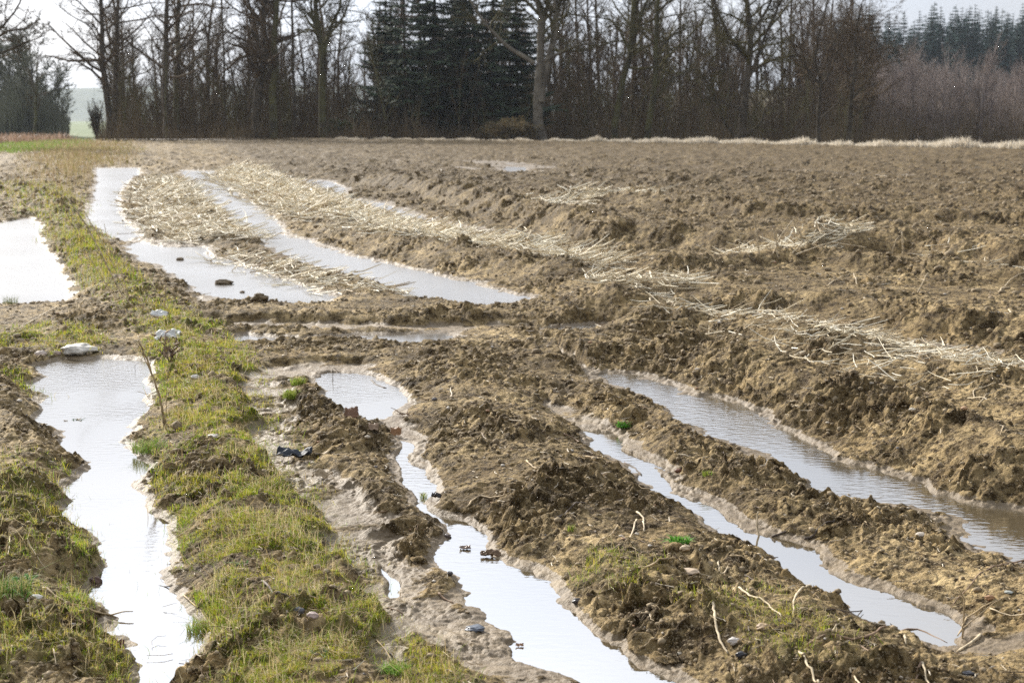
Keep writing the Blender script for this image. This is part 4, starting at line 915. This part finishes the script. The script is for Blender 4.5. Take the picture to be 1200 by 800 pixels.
for k, (pts, r, lab) in enumerate([
    ([(158,360),(140,341),(120,300),(100,262),(77,230)], 7, 'tallest of the bleached reeds leaning left over the grassy verge'),
    ([(152,352),(136,318),(118,280),(100,250)], 5, 'second of the bleached leaning reeds, tucked under the tallest'),
    ([(150,345),(143,320),(128,290),(122,262)], 4, 'steepest of the bleached reeds on the grassy verge'),
    ([(140,352),(122,330),(104,300),(92,290)], 4, 'lowest of the bleached reeds, leaning far to the left')]):
    rod('dead_reed', lab, 'reed', pts, r, 'p', 'stand', -.03)
for pts, r, lab in [([(97,372),(94,356),(100,350),(108,360),(112,374)], 6, 'arched bleached leaf hoop on the verge, left one'), ([(112,372),(118,360),(128,356),(150,349)], 5, 'bleached leaf bending right from the verge'), ([(90,374),(91,362),(90,352)], 5, 'short upright bleached leaf left of the hoop')]:
    rod('bent_reed', lab, 'reed', pts, r, 'p', 'stand')
# stalks of the heap that stick up on the far slope
for k, (pts, r, lab) in enumerate([([(890,300),(888,280),(883,252)], 9, 'tallest stalk sticking up from the straw heap on the mid slope'), ([(905,298),(915,276),(930,257),(933,268)], 8, 'hooked stalk right of the tallest in the straw heap'),
    ([(912,302),(910,285),(905,268)], 10, 'thick stalk in the middle of the straw heap'), ([(925,300),(940,284),(955,276)], 8, 'stalk leaning right out of the straw heap'), ([(895,300),(872,296),(858,292)], 8, 'stalk lying left out of the straw heap'), ([(930,298),(950,292),(975,284),(1015,290)], 9, 'long stalk trailing right from the straw heap'), ([(868,298),(866,290),(868,276)], 7, 'leftmost upright stub of the straw heap')]):
    rod('maize_stalk', lab, 'stalk', pts, r, 'p', 'stand', .01)

def stone(name, label, cat, px, py, w, h, c, rough=.6, flat=.6, seed=0, deep=.25, m=None, bumpy=.22):
    c = tuple(q*.72 for q in c); b = spot(px, py); r = w/F*b[1]/2*.9; rs_ = np.random.RandomState(seed+int(px)); V = IC4.copy()
    d = 1 + bumpy*perlin(V[:, 0]*1.4+seed*7+px, V[:, 1]*1.4+V[:, 2]*1.9+3, 7) + .45*bumpy*perlin(V[:, 0]*4+V[:, 2]*3, V[:, 1]*4+px, 8) + .2*bumpy*perlin(V[:, 0]*11+V[:, 2]*7, V[:, 1]*11, 8)
    V = V*d[:, None]*[r, r*(.6+.3*rs_.rand()), r*flat]; a = rs_.rand()*.8-.4
    V = np.c_[V[:, 0]*math.cos(a)-V[:, 1]*math.sin(a), V[:, 0]*math.sin(a)+V[:, 1]*math.cos(a), V[:, 2]]
    ob = link(name, make_mesh(name, V, [IF4], m or smat(name, c, rough))); ob.location = (b[0], b[1], b[2]+r*flat*(1-2*deep)*.6); tag(ob, label, cat); return ob
stone('stone', 'big whitish stone at the head of the long left puddle', 'stone', 92, 412, 44, 16, (.60, .55, .47), flat=.36)
stone('stone', 'small white and rusty stone left of the big whitish one', 'stone', 48, 416, 15, 10, (.60, .50, .42), flat=.6)
stone('stone', 'pinkish pebble between the small rusty stone and the big whitish one', 'stone', 67, 415, 12, 8, (.45, .33, .27), flat=.6)
stone('stone', 'two-tone dark grey stone in the grass ridge near the bottom', 'stone', 351, 716, 16, 10, (.13, .13, .14))
stone('stone', 'pale pink stone right of the dark grey one', 'stone', 367, 722, 17, 10, (.50, .38, .34))
stone('stone', 'mauve pink stone below the pale pink one', 'stone', 361, 733, 15, 12, (.36, .25, .24))
stone('stone', 'small cream pebble left of the dark grey stone', 'stone', 334, 717, 9, 7, (.5, .42, .32))
stone('stone', 'flat tan pebble below the mauve stone', 'stone', 381, 740, 13, 6, (.48, .38, .26), flat=.4)
stone('stone', 'dark brown pebble in the water at the left shore of the middle puddle', 'stone', 524, 629, 11, 6, (.09, .065, .05), .35)
stone('stone', 'black pebble at the left shore of the middle puddle, the lower one', 'stone', 527, 672, 9, 5, (.06, .05, .045), .35)
stone('slate', 'thin dark grey slate lying in the wet mud near the bottom', 'slate', 557, 737, 27, 8, (.10, .11, .13), .3, .3)
stone('slate', 'black shard lying flat at the bottom right', 'slate', 1135, 789, 18, 9, (.03, .03, .035), .3, .35)
stone('stone', 'flat pale stone on top of the crumbly right ridge', 'stone', 1080, 627, 17, 9, (.60, .52, .42), .6, .4)
stone('stone', 'rusty orange stone on the ridge at the right edge', 'stone', 1160, 701, 13, 8, (.40, .22, .11))
stone('stone', 'grey-green flat stone at the right edge beside the rusty one', 'stone', 1182, 694, 12, 5, (.36, .37, .33), .6, .35)
stone('stone', 'tan stone at the right side of the lower mound', 'stone', 894, 736, 18, 10, (.46, .33, .20))
stone('stone', 'whitish pebble beside the foot of the bent pale stalk', 'stone', 860, 752, 17, 8, (.58, .52, .46))
stone('stone', 'black stone below the whitish pebble at the foot of the bent stalk', 'stone', 869, 768, 16, 10, (.035, .035, .04), .35)
stone('stone', 'tan cake of dried clay below the green weed', 'clay', 803, 643, 15, 8, (.52, .40, .26))
stone('stone', 'layered pinkish clay flake right of the level half buried stalk', 'clay', 808, 670, 26, 7, (.50, .38, .26), .7, .3)
stone('stone', 'round cream pebble right of the straight bleached stalk', 'stone', 746, 626, 7, 5, (.55, .48, .38))
stone('stone', 'dark stone on the shore of the big middle puddle', 'stone', 676, 705, 14, 6, (.06, .05, .045), .4)
stone('stone', 'cream pebble near the bottom end of the big middle puddle', 'stone', 796, 766, 8, 5, (.6, .52, .4))
stone('stone', 'reddish brown clod of clay at the edge of the narrow wet track', 'clay', 795, 552, 10, 10, (.16, .07, .035))
stone('stone', 'pale pebble on the right bank above the long rippled rut', 'stone', 1070, 481, 10, 5, (.58, .52, .42))
stone('stone', 'orange chip on the right bank', 'stone', 1054, 493, 5, 6, (.5, .26, .1))
stone('stone', 'rusty pebble under the straw on the right bank', 'stone', 1130, 479, 9, 6, (.45, .27, .14))
stone('stone', 'white chip on the grass ridge beside the tall woody stem', 'stone', 229, 443, 12, 6, (.68, .64, .58))
stone('stone', 'jagged white chip on the grass ridge below the tall woody stem', 'stone', 250, 512, 18, 7, (.68, .62, .55), .6, .35)
stone('stone', 'small white chip on the left bank above the crooked branch', 'stone', 40, 564, 8, 9, (.75, .72, .68))
stone('petal', 'white flake shaped like a petal on the left bank above the crooked branch', 'flake', 42, 700, 17, 9, (.82, .78, .74), .6, .4)
stone('mud_clod', 'dark clod standing in the long left puddle close to its left bank', 'clod', 112, 682, 17, 14, (.12, .07, .05), .5, .7)
stone('mud_clod', 'largest round clod at the near edge of the wide upper puddle', 'clod', 305, 352, 20, 14, (.18, .13, .07), .8, .7, bumpy=.4)
stone('mud_clod', 'flat clod sitting in the water of the wide upper puddle', 'clod', 262, 333, 22, 8, (.20, .15, .09), .8, .4, bumpy=.4)
stone('mud_clod', 'smallest clod in the wide upper puddle', 'clod', 284, 343, 7, 4, (.18, .13, .08), .8, .6)
stone('mud_clod', 'clod at the far left corner of the wide upper puddle', 'clod', 211, 305, 10, 7, (.18, .13, .08), .8, .6)
# crumpled scraps: thin folded sheets
def scrap(name, label, cat, px, py, w, h, c, seed, rough=.5, up=.5, fold=1.0):
    if name == 'dead_leaf': w, c = w*.72, tuple(q*.6 for q in c)
    else: w, c = w*.8, tuple(q*.8 for q in c)
    b = spot(px, py); sw = w/F*b[1]; sh = sw*h; n = 18; u, v = np.meshgrid(np.linspace(-.5, .5, n), np.linspace(-.5, .5, n))
    x_ = u*sw*(1+.2*perlin(v*3+seed, v*0, 3)); y_ = v*sh*(1+.25*perlin(u*3+seed, u*0, 4)); z_ = fold*sw*.16*(perlin(u*3.1+seed, v*3.1, 5)+.5*perlin(u*7, v*7+seed, 6)); z_ += (v+.5)*sh*up; z_ -= z_.min()
    P_ = np.c_[x_.ravel(), y_.ravel()*(1-.4*up), z_.ravel()]; i = np.arange(n*n).reshape(n, n); q = np.stack([i[:-1, :-1], i[:-1, 1:], i[1:, 1:], i[1:, :-1]], -1).reshape(-1, 4)
    ob = link(name, make_mesh(name, P_, [q], smat(name, c, rough))); md = ob.modifiers.new('thick', 'SOLIDIFY'); md.thickness = .0015
    ob.location = (b[0], b[1], b[2]+.002); tag(ob, label, cat); return ob
scrap('plastic_scrap', 'larger white plastic scrap half buried in the grassy ridge behind the dead dock weed', 'plastic scrap', 197, 398, 38, .5, (.70, .69, .65), 1, up=.5)
scrap('plastic_scrap', 'smaller white plastic scrap higher up the grassy ridge', 'plastic scrap', 187, 371, 24, .6, (.70, .69, .65), 2, up=.5)
scrap('plastic_scrap', 'crumpled black plastic scrap in the wet flat beside the grass', 'plastic scrap', 345, 538, 52, .5, (.03, .035, .045), 3, .6, .3)
scrap('dead_leaf', 'curled orange-brown leaf mirrored in the narrow channel below the central pond', 'leaf', 464, 510, 18, .8, (.36, .18, .07), 4, .5, .9)
scrap('dead_leaf', 'pale folded leaf at the mouth of the central pond', 'leaf', 436, 504, 20, .7, (.40, .27, .17), 5, .5, .8)
scrap('dead_leaf', 'curled brown leaf over a dark hollow on the left shore of the central pond', 'leaf', 412, 489, 22, .8, (.26, .14, .08), 6, .6, .9)
scrap('dead_leaf', 'light brown leaf lying flat on the left edge of the middle puddle', 'leaf', 545, 643, 18, .7, (.28, .19, .14), 7, .4, .1)
scrap('dead_leaf', 'wet brown leaf pile floating at the right side of the middle puddle', 'leaf', 575, 652, 34, .4, (.20, .12, .06), 8, .4, .2)
scrap('dead_leaf', 'black wet leaf on the right shore of the narrow channel', 'leaf', 515, 583, 26, .4, (.035, .025, .02), 9, .35, .3)
scrap('dead_leaf', 'dark red leaf at the tip of the left bank near the water', 'leaf', 141, 758, 13, .9, (.12, .015, .02), 10, .5, .8)
scrap('dead_leaf', 'dry curled leaf on the flat between the black plastic scrap and the channel', 'leaf', 378, 560, 34, .4, (.48, .36, .22), 11, .6, .5)
scrap('dead_leaf', 'rusty leaf floating low in the middle puddle near the bottom edge', 'leaf', 609, 757, 13, .5, (.35, .17, .07), 12, .4, .3)
# living plants
def tuft(name, label, cat, px, py, w, hpx, n, cols, lean=.6, leafy=False):
    b = spot(px, py); k = b[1]/F; r_ = empty(name, tuple(b)); a = rng.rand(n)*6.28; rr_ = rng.rand(n)**.6*w*k/2; x, y = np.cos(a)*rr_, np.sin(a)*rr_*.8
    h = hpx*k*rng.uniform(.5, 1.1, n); V, q, t, c = blades(x, y, -.004+0*x, h, np.full(n, (.0042 if leafy else .0014)), np.array(cols)[rng.randint(len(cols), size=n)]*rng.uniform(.7, 1.25, (n, 1)), lean)
    link('leaves', make_mesh('leaves', V, [q, t], M_GRASS, False, {'tint': c}), r_)
    m = 8; a = rng.rand(m)*6.28; P_ = np.stack([np.zeros((m, 3)), np.c_[np.cos(a)*w*k*.15, np.sin(a)*w*k*.15, np.full(m, hpx*k*.3)], np.c_[np.cos(a)*w*k*.35, np.sin(a)*w*k*.3, np.full(m, hpx*k*.5)]], 1)
    V, Qd, _ = tubes(P_, np.full((m, 3), .0011), 4); link('stem', make_mesh('stem', V, [Qd], M_TAN), r_); tag(r_, label, cat)
BG = [(.10, .28, .03), (.16, .34, .05), (.08, .2, .03)]; YGR = [(.26, .32, .05), (.34, .34, .08), (.18, .28, .04)]
tuft('weed', 'bright green feathery weed alone on the mud in the lower middle', 'weed', 797, 637, 22, 13, 260, BG, .9, True)
tuft('grass_tuft', 'upper of the two grass tufts on the mound left of the central pond', 'grass tuft', 350, 450, 18, 12, 240, YGR)
tuft('grass_tuft', 'lower of the two grass tufts on the mound left of the central pond', 'grass tuft', 341, 465, 20, 13, 260, YGR)
tuft('grass_tuft', 'small green tuft under the dark lump at the head of the rippled rut', 'grass tuft', 731, 499, 14, 8, 140, BG, .9, True)
tuft('grass_tuft', 'tiny yellow-green tuft on the crumbly ridge by the rippled rut', 'grass tuft', 829, 556, 12, 8, 110, YGR, .9)
tuft('grass_tuft', 'little tuft of yellowish seedlings on the slope above the big middle puddle', 'grass tuft', 670, 620, 10, 9, 60, YGR)
tuft('grass_tuft', 'thin grass tuft growing in the mouth of the middle puddle', 'grass tuft', 496, 583, 10, 11, 40, YGR)
tuft('grass_tuft', 'grass tuft rising from the water at the right shore of the long left puddle', 'grass tuft', 174, 528, 40, 20, 260, [(.14, .26, .04), (.22, .3, .05), (.3, .3, .1)], .8)
tuft('grass_tuft', 'dark green long grass at the bottom left corner', 'grass tuft', 8, 700, 60, 34, 420, [(.07, .16, .03), (.16, .22, .04), (.34, .3, .12)], 1.0)
tuft('grass_tuft', 'long grass fringe low on the right shore of the long left puddle', 'grass tuft', 240, 736, 44, 18, 240, [(.14, .24, .03), (.26, .30, .05), (.34, .32, .1)], .9)
tuft('grass_tuft', 'lush grass clump at the foot of the grass ridge by the bottom edge', 'grass tuft', 462, 788, 34, 18, 300, [(.14, .28, .04), (.22, .32, .05)], .8)
tuft('grass_tuft', 'reedy green tuft standing in the far left puddle', 'grass tuft', 12, 356, 20, 14, 80, [(.10, .14, .05), (.2, .22, .1)], .4)
tuft('leafy_weed', 'broad leaved dark green weed on the left bank', 'weed', 26, 678, 22, 9, 34, [(.05, .14, .04), (.09, .18, .06)], 1.4, True)
tuft('leafy_weed', 'small broad leaved weed in the middle of the grass ridge', 'weed', 284, 660, 16, 8, 26, [(.08, .18, .06), (.14, .22, .08)], 1.4, True)
tuft('leafy_weed', 'spreading grey-green weed near the bottom of the grass ridge', 'weed', 385, 765, 34, 9, 46, [(.18, .28, .16), (.08, .2, .05)], 1.5, True)
tuft('floating_weed', 'dark green scrap of weed floating in the long left puddle', 'weed', 91, 492, 13, 3, 40, [(.02, .07, .04), (.04, .1, .05)], 1.6, True)
tuft('floating_weed', 'tiny weed scrap floating left of the larger one', 'weed', 77, 493, 7, 1.5, 16, [(.03, .09, .05)], 1.6, True)
# dead dock weed: dark stems with side shoots
b = spot(200, 424); r_ = empty('dead_dock_weed', tuple(b)); g_ = Grower(77)
for i in range(9):
    g_.branch((rng.normal(0, .012), rng.normal(0, .012), 0), (rng.normal(0, .45), rng.normal(0, .2), 1), rng.uniform(.10, .26), .0035, 1, dict(zmin=-.02, max=2, n=[0, 4], t0=[0, .3], ang=[(0, 1), (20, 60)], len=[(0, 1), (.15, .35)], tp=.3, wig=[.1, .12, .15], up=[0, .02, .02]))
V, Qd = g_.mesh(0, 1); link('stem', make_mesh('stem', V, [Qd], M_DARKW), r_); V, Qd = g_.mesh(2, 2); link('shoot', make_mesh('shoot', V, [Qd], M_BROWNW), r_)
tag(r_, 'dark dead dock weed with upright stems on the grassy ridge at the puddle head', 'dead weed')
# clump of debris on the pond shore
b = spot(480, 486); r_ = empty('debris_clump', tuple(b)); g_ = Grower(78)
for i in range(12): g_.branch((rng.normal(0, .03), rng.normal(0, .02), .0), (rng.normal(0, .9), rng.normal(0, .5), .12), rng.uniform(.04, .09), .004, 3, dict(zmin=.002, max=0, n=[0], t0=[0], ang=[(0, 1)], len=[(0, 1)], tp=0, wig=[.2]*4, up=[-.1]*4))
V, Qd = g_.mesh(0, 2); link('stem', make_mesh('stem', V, [Qd], M_BROWNW), r_); tag(r_, 'small bundle of rotten brown stems on the right shore of the central pond', 'debris')
# ------------------------------------------------------------------ the hazy winter air
bm = bmesh.new(); bmesh.ops.create_cube(bm, size=1.0); me = bpy.data.meshes.new('haze'); bm.to_mesh(me); bm.free()
hz = link('haze', me); hz.scale = (4600, 4000, 88); hz.location = (-100, 1650, 35); tag(hz, kind='stuff')
m = bpy.data.materials.new('haze'); m.use_nodes = True; N_ = m.node_tree.nodes; N_.remove(N_['Principled BSDF'])
pvn = N_.new('ShaderNodeVolumePrincipled'); pvn.inputs['Density'].default_value = 0.00014; pvn.inputs['Color'].default_value = (0.80, 0.88, 1.0, 1)
m.node_tree.links.new(pvn.outputs[0], N_['Material Output'].inputs['Volume']); me.materials.append(m)
